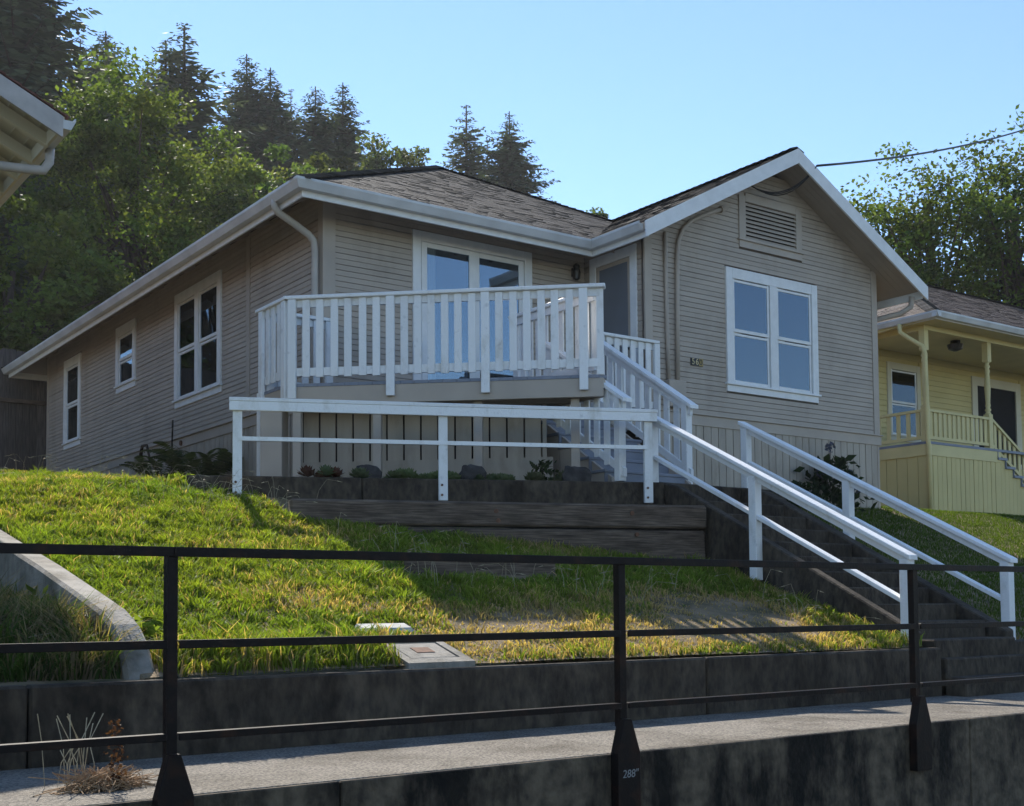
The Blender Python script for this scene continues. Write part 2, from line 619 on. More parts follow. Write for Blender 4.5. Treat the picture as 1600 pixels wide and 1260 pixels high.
MB().box(8.86, 9.755, 0.9, 11.0, 10.75, 1.345).build('landing', CONC_DARK, cs, bevel=.012)


# ------------------------------------------------------------------ planter terrace
PA, PB = Vector((4.35, 11.40)), Vector((8.855, 9.495))
pd = (PB - PA).normalized()
pn = Vector((-pd.y, pd.x))           # towards the house
FP = Frame((PA.x, PA.y, 0), (pd.x, pd.y, 0), (-pn.x, -pn.y, 0))
LP = (PB - PA).length
pw = empty('planter_wall', (6.6, 10.5, .7), 'dark concrete planter wall under the lower white handrail', 'wall')
for a, b in ((0, 1.7), (1.7, LP)):
    fpart('wall_section', CONC_DARK, pw, FP, a + .003, .3, -.30, b - .003, 1.315, -.06, bevel=.012)
soil = part('planter_soil', DIRT, None, lambda b: b.prism(
    [FP(0.1, 1.27, -.30), FP(LP, 1.27, -.30), (8.855, 11.0, 1.27), (11.02, 11.0, 1.27), (11.02, 13.4, 1.27), (6.9, 13.4, 1.27), (5.0, 13.4, 1.27)], (0, 0, -.35)))
tag(soil, 'dark planter soil below the deck', kind='structure')
tw = empty('timber_edging', (7, 9.5, .3), 'two heavy weathered timbers stacked below the planter wall', 'timber wall')
TA, TB = Vector((4.9, 10.25)), Vector((8.84, 8.895))
td = (TB - TA).normalized()
FT = Frame((TA.x, TA.y, 0), (td.x, td.y, 0), (td.y, -td.x, 0))
LT = (TB - TA).length
fpart('timber', TIMBER, tw, FT, 0, .785, -.2, LT, 1.02, 0, bevel=.02)
fpart('timber', TIMBER, tw, FT, 1.0, .45, -.21, LT - .01, .765, -.015, bevel=.02)
for u_, v_ in ((1.95, .93), (1.97, .84), (3.35, .93), (3.4, .72), (3.36, .5)):
    a = FT(u_, v_, -.012)
    b_ = FT(u_, v_, .012)
    part('bolt', RUST, tw, lambda b: b.tube([a, b_], .022, 8))
# half-buried plank across the slope
o = MB().bar((5.05, 8.47, .31), (6.55, 8.47, .325), .06, .17).build('edging_plank', TIMBER, bevel=.012)
tag(o, 'grey plank half buried across the shaded lawn', 'plank')
# meter covers at the foot of the lawn
mc = empty('meter_cover', (4.06, 6.58, -.28), 'grey concrete meter box lid set in the grass by the low wall', 'meter cover')


def slope_box(b, x0, x1, y0, y1, h0, h1, dz=0):
    q = []
    for h in (h0, h1):
        for (x, y) in ((x0, y0), (x1, y0), (x1, y1), (x0, y1)):
            q.append((x, y, -0.36 + .305 * (y - 6.35) + h))
    b.quadbox(q)


part('lid', CONC_LIGHT, mc, lambda b: slope_box(b, 3.89, 4.23, 6.46, 6.73, .0, .027), bevel=.006)
part('frame', CONC_LIGHT, mc, lambda b: [slope_box(b, 3.82, 4.30, 6.37, 6.45, -.1, .03), slope_box(b, 3.82, 4.30, 6.74, 6.82, -.1, .03),
                                         slope_box(b, 3.82, 3.88, 6.45, 6.74, -.1, .03), slope_box(b, 4.24, 4.30, 6.45, 6.74, -.1, .03)])
part('reading_flap', RUST, mc, lambda b: slope_box(b, 3.99, 4.12, 6.55, 6.64, .024, .031))
o = part('cover_slab', mat('dusty_plastic', (.52, .51, .46), .7, var=.35, scale=14), None, lambda b: slope_box(b, 3.85, 4.25, 7.0, 7.13, -.02, .035), bevel=.02)
tag(o, 'small white plastic cover lying in the dry grass', 'cover')
o['category'] = 'cover'


# ------------------------------------------------------------------ dark street railing
pr_ = empty('street_railing', (4, 4.87, -.76), 'dark iron railing with three rails along the walk', 'railing')
YR = 4.89
for n_, z, h in (('top_rail', .262, .040), ('middle_rail', -.119, .035), ('bottom_rail', -.497, .030)):
    for a, b in ((-6, 1.79), (1.84, 4.21), (4.26, 6.69), (6.74, 9.18), (9.23, 14)):
        q = MB()
        e = .0 if n_ != 'top_rail' else .03
        q.box(a - e, YR - .012, z - h, b + e, YR + .0, z)
        q.box(a - e, YR + .0, z - .007, b + e, YR + .045, z - .0005)
        q.build(n_, IRON, pr_, bevel=.0025)
FR_ = Frame((0, 4.85, 0), (1, 0, 0), (0, -1, 0))
for i, x in enumerate((-.60, 1.815, 4.235, 6.715, 9.205)):
    q = MB().box(x - .022, 4.895, -.62, x + .022, 4.903, .24)
    q.box(x - .022, 4.903, -.62, x - .014, 4.94, .24)
    ps = q.build('post', IRON, pr_)
    pp = [(x - .022, -.58), (x + .028, -.58), (x + .085, -.755), (x + .085, -1.05), (x - .07, -1.05), (x - .07, -.755)]
    pl = part('base_plate', IRON, ps, lambda b: b.prism([(u_, 4.862, v_) for u_, v_ in pp], (0, .06, 0)), bevel=.003)
    for bz in (-.95, -1.02):
        pass
    if i == 2:
        text_part('painted_number', '288"', .058, CHALK, ps, Frame((0, 4.862, 0), (1, 0, 0), (0, -1, 0)), x + .012, -.862, .001, .15)

# ------------------------------------------------------------------ the beige house
house = empty('beige_house', (6.88, 13.46, 1.3), 'beige single-storey wooden house with lap siding, white trim and grey shingle roof', 'house')
XL, YF, YB = 6.88, 13.465, 25.65
WX0, WX1, WY = 11.03, 15.87, 12.2
F_front = Frame((0, YF, 0), (1, 0, 0), (0, -1, 0))
F_wing = Frame((0, WY, 0), (1, 0, 0), (0, -1, 0))
F_left = Frame((XL, 0, 0), (0, -1, 0), (-1, 0, 0))
F_side = Frame((WX0, 0, 0), (0, -1, 0), (-1, 0, 0))
ZB = 2.66        # top of the belt board
EXPO = 0.0705
RIDGE_X, RIDGE_Z, RAKE_Y = 13.555, 6.58, 11.70
WS = (RIDGE_Z - 5.0) / (RIDGE_X - 10.6)      # wing roof slope
MS = 0.53                                     # main roof slope


def board_mesh():
    me = bpy.data.meshes.new('siding_board')
    h = EXPO - .005
    v = []
    for x in (0, 1):
        v += [(x, 0.0, 0), (x, -.017, 0), (x, -.018, .004), (x, -.012, h), (x, 0.0, h)]
    f = [(0, 1, 6, 5), (1, 2, 7, 6), (2, 3, 8, 7), (3, 4, 9, 8), (4, 3, 2, 1, 0), (5, 6, 7, 8, 9)]
    me.from_pydata(v, [], f)
    me.materials.append(SIDING)
    me.update()
    return me


BOARD = board_mesh()


def add_board(parent, F, u0, u1, v):
    o = bpy.data.objects.new('siding_board', BOARD)
    COL.objects.link(o)
    o.parent = parent
    o.location = F(u0, v + random.uniform(-.0018, .0018), random.uniform(-.001, .001)) - ORG[parent]
    if abs(F.r.x) < .5:
        o.rotation_euler = (0, 0, -math.pi / 2)
    o.scale = (u1 - u0, 1, 1)


def side_wall(parent, F, u0, u1, v0, v1, holes, roof=None):
    n = int((v1 - v0) / EXPO + 1e-6)
    for k in range(n):
        v = v0 + k * EXPO
        a, b = u0, u1
        if roof:
            a, b = roof(v, u0, u1)
        segs = [(a, b)]
        for (h0, h1, hv0, hv1) in holes:
            if hv0 < v + EXPO * .6 and hv1 > v + EXPO * .4:
                ns = []
                for (p, q) in segs:
                    if h1 <= p or h0 >= q:
                        ns.append((p, q))
                        continue
                    if h0 > p:
                        ns.append((p, h0))
                    if h1 < q:
                        ns.append((h1, q))
                segs = ns
        for (p, q) in segs:
            if q - p > .04:
                if q - p > 3.5 and roof is None and random.random() < .5:
                    m_ = p + (q - p) * random.uniform(.3, .7)
                    add_board(parent, F, p, m_ - .0015, v)
                    add_board(parent, F, m_ + .0015, q, v)
                else:
                    add_board(parent, F, p, q, v)


def window(parent, F, u0, u1, v0, v1, cols, mdl=True, trim=WHITE, cas=.125, pane=GLASS, double=True, sill=True, head=None, curtain=()):
    """cased window: outer casing u0..u1, v0 (bottom of apron) .. v1 (head top)"""
    hd = head or .15
    b = MB()
    sv = v0 + .125 if sill else v0
    b.fbox(F, u0, sv, 0.0, u0 + cas, v1, .045)
    b.fbox(F, u1 - cas, sv, 0.0, u1, v1, .045)
    b.fbox(F, u0 + cas, v1 - hd, 0.0, u1 - cas, v1, .044)
    win = b.build('window', trim, parent, bevel=.004)
    if sill:
        q = MB()
        q.fbox(F, u0 - .03, sv - .03, .0, u1 + .03, sv, .065)
        q.fbox(F, u0, v0, .0, u1, sv - .03, .033)
        q.build('sill', trim, win, bevel=.004)
    iu0, iu1, iv0, iv1 = u0 + cas, u1 - cas, sv, v1 - hd
    fpart('room_shade_panel', ROOM, win, F, iu0, iv0, .0005, iu1, iv1, .0025)  # dark panel in place of room depth, dimness put into its colour
    mw = .14 if cols > 1 else 0
    wd = (iu1 - iu0 - mw * (cols - 1)) / cols
    for c in range(cols):
        a = iu0 + c * (wd + mw)
        if c:
            fpart('mullion', trim, win, F, a - mw, iv0, .0, a, iv1, .043)
        if curtain:
            for (ca_, cb_, cz) in curtain:
                fpart('curtain', CURT, win, F, a + wd * ca_, iv0 + (iv1 - iv0) * cz, .003, a + wd * cb_, iv1, .005)
        spec = [(iv0, iv1, .026)]
        if double:
            mid = iv0 + (iv1 - iv0) * .49
            spec = [(mid - .0, iv1, .030), (iv0, mid - .002, .020)]
        for (s0, s1, w_) in spec:
            t = .048
            q = MB()
            q.fbox(F, a + .012, s0, max(w_ - .03, .0), a + t, s1, w_)
            q.fbox(F, a + wd - t, s0, max(w_ - .03, .0), a + wd - .012, s1, w_)
            q.fbox(F, a + t, s0, max(w_ - .03, .0), a + wd - t, s0 + t, w_ - .0005)
            q.fbox(F, a + t, s1 - t, max(w_ - .03, .0), a + wd - t, s1 - .012, w_ - .0005)
            sh = q.build('sash', WHITE, win, bevel=.003)
            fpart('pane', pane, win, F, a + t - .005, s0 + t - .005, w_ - .014, a + wd - t + .005, s1 - t + .005, w_ - .010)
    return win


# --- left wall
wl = MB().box(XL, YF + .1, 1.3, XL + .12, YB, 5.22).build('wall', BACK, house)
hl = [(-18.45, -16.62, 3.13, 4.91), (-21.29, -20.29, 3.78, 4.93), (-24.42, -23.37, 3.14, 4.88)]
side_wall(wl, F_left, -YB + .10, -15.76, ZB, 5.22, hl)
side_wall(wl, F_left, -15.63, -YF - .11, ZB, 5.22, [])
fpart('batten', BEIGE, house, F_left, -15.755, ZB, 0, -15.635, 5.2, .024)
window(house, F_left, -18.45, -16.62, 3.13, 4.91, 2, pane=GLASS_D, curtain=((0, .22, 0), (.80, 1, 0)))
window(house, F_left, -21.29, -20.29, 3.78, 4.93, 1, pane=GLASS_D, head=.17, curtain=((0, 1, .55),))
window(house, F_left, -24.42, -23.37, 3.14, 4.88, 1, pane=GLASS_D, head=.17, curtain=((0, .3, 0), (0, 1, .85)))
# corner boards
fpart('corner_board', BEIGE, house, F_left, -YF - .105, ZB - .02, 0, -YF, 5.2, .028)
fpart('corner_board', BEIGE, house, F_front, XL - .028, ZB - .02, 0, XL + .145, 5.2, .030)
fpart('corner_board', BEIGE, house, F_left, -YB, 2.4, 0, -YB + .10, 5.2, .028)
# --- front wall
wf = MB().box(XL + .0, YF, 1.3, WX0 + .1, YF + .099, 5.22).build('wall', BACK, house)
DOOR_H = (8.137, 10.056)
side_wall(wf, F_front, XL + .146, WX0 - .03, ZB - .14, 5.22, [(8.137, 10.056, 2.0, 4.904)])
# --- wing front wall with gable


def gable_range(v, u0, u1):
    zt = v + .085
    if zt <= 5.0:
        return u0, u1
    a = max(u0, RIDGE_X - (RIDGE_Z - zt) / WS)
    b = min(u1, RIDGE_X + (RIDGE_Z - zt) / WS)
    return a, b


poly = [(WX0, 1.3), (WX1, 1.3), (WX1, 5.18), (RIDGE_X, 6.42), (WX0, 5.10)]
ww = part('wall', BACK, house, lambda b: b.prism([(x, WY, z) for x, z in poly], (0, .1, 0)))
hw = [(12.535, 14.467, 3.035, 4.815), (12.83, 14.163, 5.155, 5.92)]
side_wall(ww, F_wing, WX0 + .105, WX1 - .105, ZB, 6.36, hw, gable_range)
fpart('corner_board', BEIGE, house, F_wing, WX0 - .026, ZB, 0, WX0 + .104, 5.14, .03)
fpart('corner_board', BEIGE, house, F_wing, WX1 - .104, ZB, 0, WX1 + .026, 5.25, .03)
window(house, F_wing, 12.535, 14.467, 3.035, 4.815, 2, curtain=((0, .26, 0), (.90, 1, 0)))
# --- wing side wall with storm door
ws = MB().box(WX0, WY + .1, 1.3, WX0 + .1, YF, 5.12).build('wall', BACK, house)
side_wall(ws, F_side, -YF, -WY - .06, ZB - .14, 5.10, [(-13.33, -12.34, 2.0, 4.93)])
MB().box(WX1 - .1, WY + .1, 1.3, WX1, YB, 5.0).build('wall', SIDING, house)
MB().box(XL + .12, YB - .1, 1.3, WX1 - .1, YB, 4.99).build('wall', SIDING, house)
# storm door
q = MB()
q.fbox(F_side, -13.33, 2.55, 0, -13.20, 4.93, .036)
q.fbox(F_side, -12.47, 2.55, 0, -12.34, 4.93, .036)
q.fbox(F_side, -13.20, 4.79, 0, -12.47, 4.93, .035)
dr = q.build('door', WHITE, house, bevel=.004)
q = MB()
q.fbox(F_side, -13.20, 2.56, .0, -13.14, 4.785, .02)
q.fbox(F_side, -12.53, 2.56, .0, -12.47, 4.785, .02)
q.fbox(F_side, -13.14, 4.73, .0, -12.53, 4.785, .0195)
q.fbox(F_side, -13.14, 2.56, .0, -12.53, 2.70, .0195)
q.build('door_frame', BEIGE, dr)
fpart('screen', SCREEN, dr, F_side, -13.14, 2.70, .004, -12.53, 4.73, .010)
part('handle', BLACK, dr, lambda b: b.fbox(F_side, -12.56, 3.5, .02, -12.51, 3.66, .045))
# patio door
q = MB()
q.fbox(F_front, 8.137, 2.54, 0, 8.262, 4.904, .04)
q.fbox(F_front, 9.931, 2.54, 0, 10.056, 4.904, .04)
q.fbox(F_front, 8.262, 4.77, 0, 9.931, 4.904, .039)
pdn = q.build('patio_door', WHITE, house, bevel=.004)
for a, b, w_ in ((8.27, 9.10, .034), (9.10, 9.925, .022)):
    t = .085
    q = MB()
    q.fbox(F_front, a, 2.56, max(w_ - .035, .0), a + t, 4.765, w_)
    q.fbox(F_front, b - t, 2.56, max(w_ - .035, .0), b, 4.765, w_)
    q.fbox(F_front, a + t, 2.56, max(w_ - .035, .0), b - t, 2.70, w_ - .0006)
    q.fbox(F_front, a + t, 4.70, max(w_ - .035, .0), b - t, 4.765, w_ - .0006)
    q.build('door_leaf', WHITE, pdn, bevel=.003)
    fpart('pane', GLASS, pdn, F_front, a + t - .004, 2.695, w_ - .016, b - t + .004, 4.705, w_ - .011)
fpart('room_shade_panel', ROOM, pdn, F_front, 8.27, 2.56, .0005, 9.925, 4.765, .0025)  # dark panel stands in for the unlit room behind the door
fpart('curtain', CURT, pdn, F_front, 8.30, 2.6, .003, 8.50, 4.75, .005)
text_part('door_number', '5', .17, BLACK, house, F_front, 9.995, 4.18, .004)
text_part('door_number', '6', .17, BLACK, house, F_front, 9.995, 4.0, .004)
# porch light
part('porch_light', BLACK, house, lambda b: b.lathe(10.80, YF - .09, [(.02, 4.62), (.05, 4.64), (.06, 4.74), (.045, 4.80), (.05, 4.83), (.02, 4.86)], 10).fbox(
    F_front, 10.76, 4.68, .02, 10.84, 4.80, .07))

# belt boards, drip caps, skirt planks
for F, a, b in ((F_wing, WX0 - .03, WX1 + .04), (F_left, -YB, -YF - .0)):
    q = MB()
    q.fbox(F, a, ZB - .165, 0.0, b, ZB - .02, .045)
    q.fbox(F, a - .02, ZB - .02, 0.0, b + .02, ZB - .002, .07)
    q.build('belt_board', BEIGE, house, bevel=.003)
u = WX0 + .0
while u < WX1 - .02:
    wd = .145
    fpart('skirt_board', SKIRT, house, F_wing, u + .013, 1.2, .0, min(u + wd, WX1), ZB - .16, .028 + random.uniform(0, .004))
    u += wd
u = -YB + .0
while u < -YF - .02:
    wd = .145
    fpart('skirt_board', SKIRT, house, F_left, u + .013, 1.3, .0, min(u + wd, -YF), ZB - .16, .028 + random.uniform(0, .004))
    u += wd
# gable vent
q = MB()
q.fbox(F_wing, 12.83, 5.275, 0, 12.965, 5.915, .036)
q.fbox(F_wing, 14.035, 5.275, 0, 14.163, 5.915, .036)
q.fbox(F_wing, 12.965, 5.83, 0, 14.035, 5.96, .035)
vt = q.build('gable_vent', BEIGE, house, bevel=.003)
q = MB()
q.fbox(F_wing, 12.80, 5.25, 0, 14.19, 5.275, .06)
q.fbox(F_wing, 12.83, 5.15, 0, 14.163, 5.25, .034)
q.build('sill', BEIGE, vt)
fpart('backing', DARK, vt, F_wing, 12.965, 5.275, .0005, 14.035, 5.83, .003)  # near-black sheet stands in for the shade behind the slats
for k in range(9):
    v = 5.285 + k * .0605
    p = [F_wing(12.965, v, .036), F_wing(14.035, v, .036), F_wing(14.035, v + .006, .036), F_wing(12.965, v + .006, .036)]
    part('slat', BEIGE, vt, lambda b: b.quadbox([F_wing(12.965, v, .036), F_wing(14.035, v, .036), F_wing(14.035, v + .042, .005), F_wing(12.965, v + .042, .005),
                                                 F_wing(12.965, v + .012, .036), F_wing(14.035, v + .012, .036), F_wing(14.035, v + .053, .005), F_wing(12.965, v + .053, .005)]))
# conduits on the gable wall
ca = [F_wing(11.37, 5.10, .045), F_wing(11.375, 4.4, .045), F_wing(11.385, 3.6, .045), F_wing(11.40, 3.08, .045)]
part('conduit', BEIGE, house, lambda b: b.tube(ca, .027, 8), smooth=True)
cb = [F_wing(12.46, 5.62, .05), F_wing(12.1, 5.465, .05), F_wing(11.86, 5.34, .05), F_wing(11.70, 5.20, .05), F_wing(11.61, 5.02, .05), F_wing(11.585, 4.8, .05),
      F_wing(11.575, 4.2, .05), F_wing(11.56, 3.05, .05)]
part('conduit', BEIGE, house, lambda b: b.tube(cb, .03, 8), smooth=True)
part('weather_head', BEIGE, house, lambda b: b.tube([F_wing(12.44, 5.61, .05), F_wing(12.56, 5.66, .06)], .05, 8, r1=.035))
fpart('meter_box', BEIGE, house, F_wing, 11.34, 2.70, .02, 11.66, 3.07, .12, bevel=.01)
# house number plate
STRAWB = mat('pale_brass_digits', (0.62, 0.50, 0.27), 0.5, var=.2, scale=60)
np_ = fpart('number_plate', BLACK, house, F_wing, 11.835, 3.325, .02, 12.06, 3.43, .032)
fpart('brass_end', BRASS, np_, F_wing, 11.985, 3.328, .0, 12.062, 3.432, .034)
for i, ch in enumerate('560'):
    text_part('digit', ch, .12, STRAWB if i < 2 else BLACK, np_, F_wing, 11.872 + .073 * i, 3.378, .002 if i < 2 else .002).location = F_wing.n * .036
# hose bib and vent on the left skirt
part('vent_cap', RUST, house, lambda b: b.tube([F_left(-18.1, ZB - .1, .04), F_left(-18.1, ZB - .1, .07)], .04, 8))

# --- roof
def plane_slab(b, pts, th=.09):
    pts = [Vector(p) for p in pts]
    b.prism(pts, (0, 0, -th))


EX0, EX1, EY0, EY1 = 6.20, 16.51, 12.78, 26.4
HX = (EX1 - EX0) / 2
RX = EX0 + HX
RY0, RY1 = EY0 + HX, EY1 - HX
RZ = 5.0 + MS * HX
A_, B_, C_, D_ = (EX0, EY0, 5.0), (EX1, EY0, 5.0), (EX1, EY1, 5.0), (EX0, EY1, 5.0)
P_, Q_ = (RX, RY0, RZ), (RX, RY1, RZ)
rb = MB()
for pts in ([A_, B_, P_], [B_, C_, Q_, P_], [C_, D_, Q_], [D_, A_, P_, Q_]):
    plane_slab(rb, [(x, y, z - .012) for x, y, z in pts])
WB = EY0 + (RIDGE_Z - 5.0) / MS
wpl = [[(10.6, RAKE_Y, 5.0), (RIDGE_X, RAKE_Y, RIDGE_Z), (RIDGE_X, WB + .3, RIDGE_Z), (10.6, EY0 + .3, 5.0)],
       [(RIDGE_X, RAKE_Y, RIDGE_Z), (16.51, RAKE_Y, 5.0), (16.51, EY0 + .3, 5.0), (RIDGE_X, WB + .3, RIDGE_Z)]]
for pts in wpl:
    plane_slab(rb, [(x, y, z - .012) for x, y, z in pts])
roof = rb.build('roof', SOFFIT, house)


def shingles(name, parent, origin, ud, vd, length, urange, expo=.125, base=(.050, .048, .048), seed=1, spread=.24, warm=0.0):
    """overlapping shingles on a roof plane: each a small wedge with a thick lower edge"""
    r_ = np.random.default_rng(seed)
    origin, ud, vd = np.array(origin, float), np.array(ud, float), np.array(vd, float)
    nd = np.cross(ud, vd)
    nd /= np.linalg.norm(nd)
    if nd[2] < 0:
        nd = -nd
    quads, tones = [], []
    n = int(length / expo) + 1
    for k in range(n):
        v0 = k * expo
        v1 = min(v0 + expo * 1.25, length + .02)
        a0, b0 = urange(v0)
        a1, b1 = urange(min(v0 + expo, length))
        u_ = a0 - r_.uniform(0, .2)
        while u_ < b0:
            wd = r_.choice([.08, .12, .15, .2, .26]) * r_.uniform(.9, 1.1)
            p0, p1 = max(u_, a0), min(u_ + wd - .004, b0)
            u_ += wd
            if p1 - p0 < .02:
                continue
            # follow slanting hips
            f0 = (p0 - a0) / max(b0 - a0, 1e-6)
            f1 = (p1 - a0) / max(b0 - a0, 1e-6)
            t0 = max(p0, a1) if f0 < .5 else min(p0, b1)
            t1 = min(p1, b1) if f1 > .5 else max(p1, a1)
            th = r_.choice([.006, .007, .009, .013]) + r_.uniform(0, .002)
            P = lambda u, v, h: origin + ud * u + vd * v + nd * h
            q = [P(p0, v0, th), P(p1, v0, th), P(t1, v1, .003), P(t0, v1, .003)]
            e = [P(p0, v0, -.006), P(p1, v0, -.006), P(p1, v0, th), P(p0, v0, th)]
            quads += q + e
            g = max(.25, 1 + r_.normal(0, spread * .55))
            c = np.array(base) * g * (1 + np.array([.06, 0.0, -.06]) * (r_.uniform(-1, 1) + warm))
            tones += [c, c * .9]
    return np_mesh(name, np.array(quads), 4, SHINGLE, parent, np.array(tones), 'stuff')


sl_ = math.hypot(HX, MS * HX)
kx = HX / sl_


def hip(L):
    return lambda v: (v * kx, L - v * kx)


vz = MS / math.hypot(1, MS)
vh = 1 / math.hypot(1, MS)
shingles('shingles', roof, A_, (1, 0, 0), (0, vh, vz), sl_, hip(EX1 - EX0), seed=2)
shingles('shingles', roof, D_, (0, -1, 0), (vh, 0, vz), sl_, hip(EY1 - EY0), seed=3)
shingles('shingles', roof, B_, (0, 1, 0), (-vh, 0, vz), sl_, hip(EY1 - EY0), seed=4)
shingles('shingles', roof, C_, (-1, 0, 0), (0, -vh, vz), sl_, hip(EX1 - EX0), seed=5)
wl_ = math.hypot(RIDGE_X - 10.6, RIDGE_Z - 5.0)
wh, wz = (RIDGE_X - 10.6) / wl_, (RIDGE_Z - 5.0) / wl_
shingles('shingles', roof, (10.6, EY0 + .3, 5.0), (0, -1, 0), (wh, 0, wz), wl_, lambda v: (-(v * wz) / MS, EY0 + .3 - RAKE_Y + .02), seed=6)
wr_ = math.hypot(16.51 - RIDGE_X, RIDGE_Z - 5.0)
shingles('shingles', roof, (16.51, RAKE_Y - .02, 5.0), (0, 1, 0), (-(16.51 - RIDGE_X) / wr_, 0, (RIDGE_Z - 5.0) / wr_), wr_,
         lambda v: (0, EY0 + .3 - RAKE_Y + v * (RIDGE_Z - 5.0) / wr_ / MS), seed=7)


def caps(parent, a, b, expo=.14, wd=.15, seed=1, slope=.5):
    r_ = np.random.default_rng(seed)
    a, b = np.array(a, float), np.array(b, float)
    L = np.linalg.norm(b - a)
    d = (b - a) / L
    sd = np.cross(d, (0, 0, 1.0))
    sd /= np.linalg.norm(sd)
    upn = np.cross(sd, d)
    if upn[2] < 0:
        upn = -upn
    quads, tones = [], []
    k = 0
    while k * expo < L:
        c0 = a + d * (k * expo)
        c1 = a + d * min(k * expo + expo * 1.3, L)
        hh = .034 + r_.uniform(0, .006)
        dr_ = wd * slope * .72
        T0, T1 = c0 + upn * hh, c1 + upn * .018
        L0, L1 = c0 + sd * wd - upn * (dr_ - hh), c1 + sd * wd - upn * (dr_ - .018)
        R0, R1 = c0 - sd * wd - upn * (dr_ - hh), c1 - sd * wd - upn * (dr_ - .018)
        dn = upn * .022
        quads += [L0, T0, T1, L1, T0, R0, R1, T1, L0 - dn, T0 - dn, T0, L0, T0 - dn, R0 - dn, R0, T0]
        c = np.array((.07, .066, .064)) * max(.4, 1 + r_.normal(0, .25))
        tones += [c] * 4
        k += 1
    return np_mesh('hip_caps', np.array(quads), 4, SHINGLE, parent, np.array(tones), 'stuff')


for a, b in ((A_, P_), (B_, P_), (C_, Q_), (D_, Q_)):
    caps(roof, a, b, seed=int(a[0] * 7 + a[1]), slope=.42)
caps(roof, P_, Q_, seed=9)
caps(roof, (RIDGE_X, RAKE_Y, RIDGE_Z), (RIDGE_X, WB, RIDGE_Z), seed=10)

# soffits, fascias
for k in range(19):          # rafter tails under the open eaves
    y = EY0 + .9 + k * .66
    if y < EY1 - .6:
        part('rafter_tail', SOFFIT, house, lambda b: b.prism([(6.315, y, 4.97 - .02), (6.86, y, 4.97 + .545 * MS - .02), (6.86, y, 4.87 + .545 * MS), (6.315, y, 4.86)], (0, .045, 0)))
for k in range(6):
    x = 7.3 + k * .61
    part('rafter_tail', SOFFIT, house, lambda b: b.prism([(x, EY0 + .115, 4.95), (x, 13.44, 4.95 + .54 * MS), (x, 13.44, 4.87 + .54 * MS), (x, EY0 + .115, 4.86)], (.045, 0, 0)))
MB().box(6.287, EY0 + .1005, 4.815, 6.31, EY1, 4.985).build('fascia', WHITE, house)
MB().box(6.285, EY0 + .075, 4.8155, 10.68, EY0 + .10, 4.986).build('fascia', WHITE, house)
MB().box(10.66, RAKE_Y + .03, 4.8145, 10.685, EY0 + .075, 4.987).build('fascia', WHITE, house)
MB().box(16.44, RAKE_Y + .03, 4.8145, 16.465, EY1, 4.987).build('fascia', WHITE, house)
MB().box(6.31, EY1 - .07, 4.8145, 16.44, EY1 - .045, 4.987).build('fascia', WHITE, house)

# K-style gutters
GP = [(0, 0), (0, -.115), (.085, -.115), (.098, -.09), (.115, -.055), (.128, -.03), (.128, 0), (.118, 0), (.118, -.03), (.01, -.03), (.01, 0)]


def gutter(parent, p0, out, along, m=GUTTER, name='gutter'):
    """p0 back top corner at the fascia, out: outward unit, along: vector"""
    p0, out = Vector(p0), Vector(out)
    b = MB()
    b.prism([p0 + out * a + Vector((0, 0, z)) for a, z in GP], along)
    return b.build(name, m, parent)


def gutter_run(parent, stations):
    """stations: (x, y, outx, outy) with mitred outward offsets"""
    b = MB()
    n = len(GP)
    for (x, y, ox, oy) in stations:
        b.v += [(x + ox * a, y + oy * a, 5.003 + z) for a, z in GP]
    for i in range(len(stations) - 1):
        for j in range(n):
            k = (j + 1) % n
            b.f.append((i * n + j, i * n + k, (i + 1) * n + k, (i + 1) * n + j))
    b.f.append(tuple(range(n)))
    b.f.append(tuple((len(stations) - 1) * n + j for j in reversed(range(n))))
    return b.build('gutter', GUTTER, parent)


gutter_run(house, [(6.285, EY1 + .05, -1, 0), (6.285, EY0 + .073, -1, -1), (10.658, EY0 + .073, -1, -1), (10.658, RAKE_Y + .045, -1, 0)])
gutter(house, (16.467, RAKE_Y + .045, 5.003), (1, 0, 0), (0, EY1 - RAKE_Y - .1, 0))


# rake boards of the gable
def rake(b, x0, z0, x1, z1, h=.215):
    b.prism([(x0, RAKE_Y - .03, z0), (x1, RAKE_Y - .03, z1), (x1, RAKE_Y - .03, z1 - h), (x0, RAKE_Y - .03, z0 - h)], (0, .03, 0))


part('rake_board', WHITE, house, lambda b: rake(b, 10.59, 5.0, RIDGE_X - .001, RIDGE_Z + .002))
part('rake_board', WHITE, house, lambda b: rake(b, 16.52, 5.0, RIDGE_X + .001, RIDGE_Z + .002))


# sloping boarded soffit of the gable overhang
def gsoff(b):
    for sgn, xe in ((-1, 10.70), (1, 16.42)):
        sp = 5
        for k in range(sp):
            y0 = RAKE_Y + .002 + k * .099
            y1 = y0 + .095
            ze = 5.0 + (abs(RIDGE_X - 10.6) - abs(RIDGE_X - xe)) * WS - .115
            zr = RIDGE_Z - .115
            q = []
            for dz in (0, .014):
                q += [(xe, y0, ze + dz), (RIDGE_X, y0, zr + dz), (RIDGE_X, y1, zr + dz), (xe, y1, ze + dz)]
            b.quadbox(q if sgn < 0 else [q[1], q[0], q[3], q[2], q[5], q[4], q[7], q[6]])


part('soffit', SOFFIT, house, gsoff)
part('downspout', BEIGE, house, lambda b: b.tube([(16.36, 11.86, 4.86), (16.36, 11.88, 4.70), (16.25, 12.0, 4.60), (16.0, 12.3, 4.52), (15.98, 12.35, 4.4)], .045, 8), smooth=True)


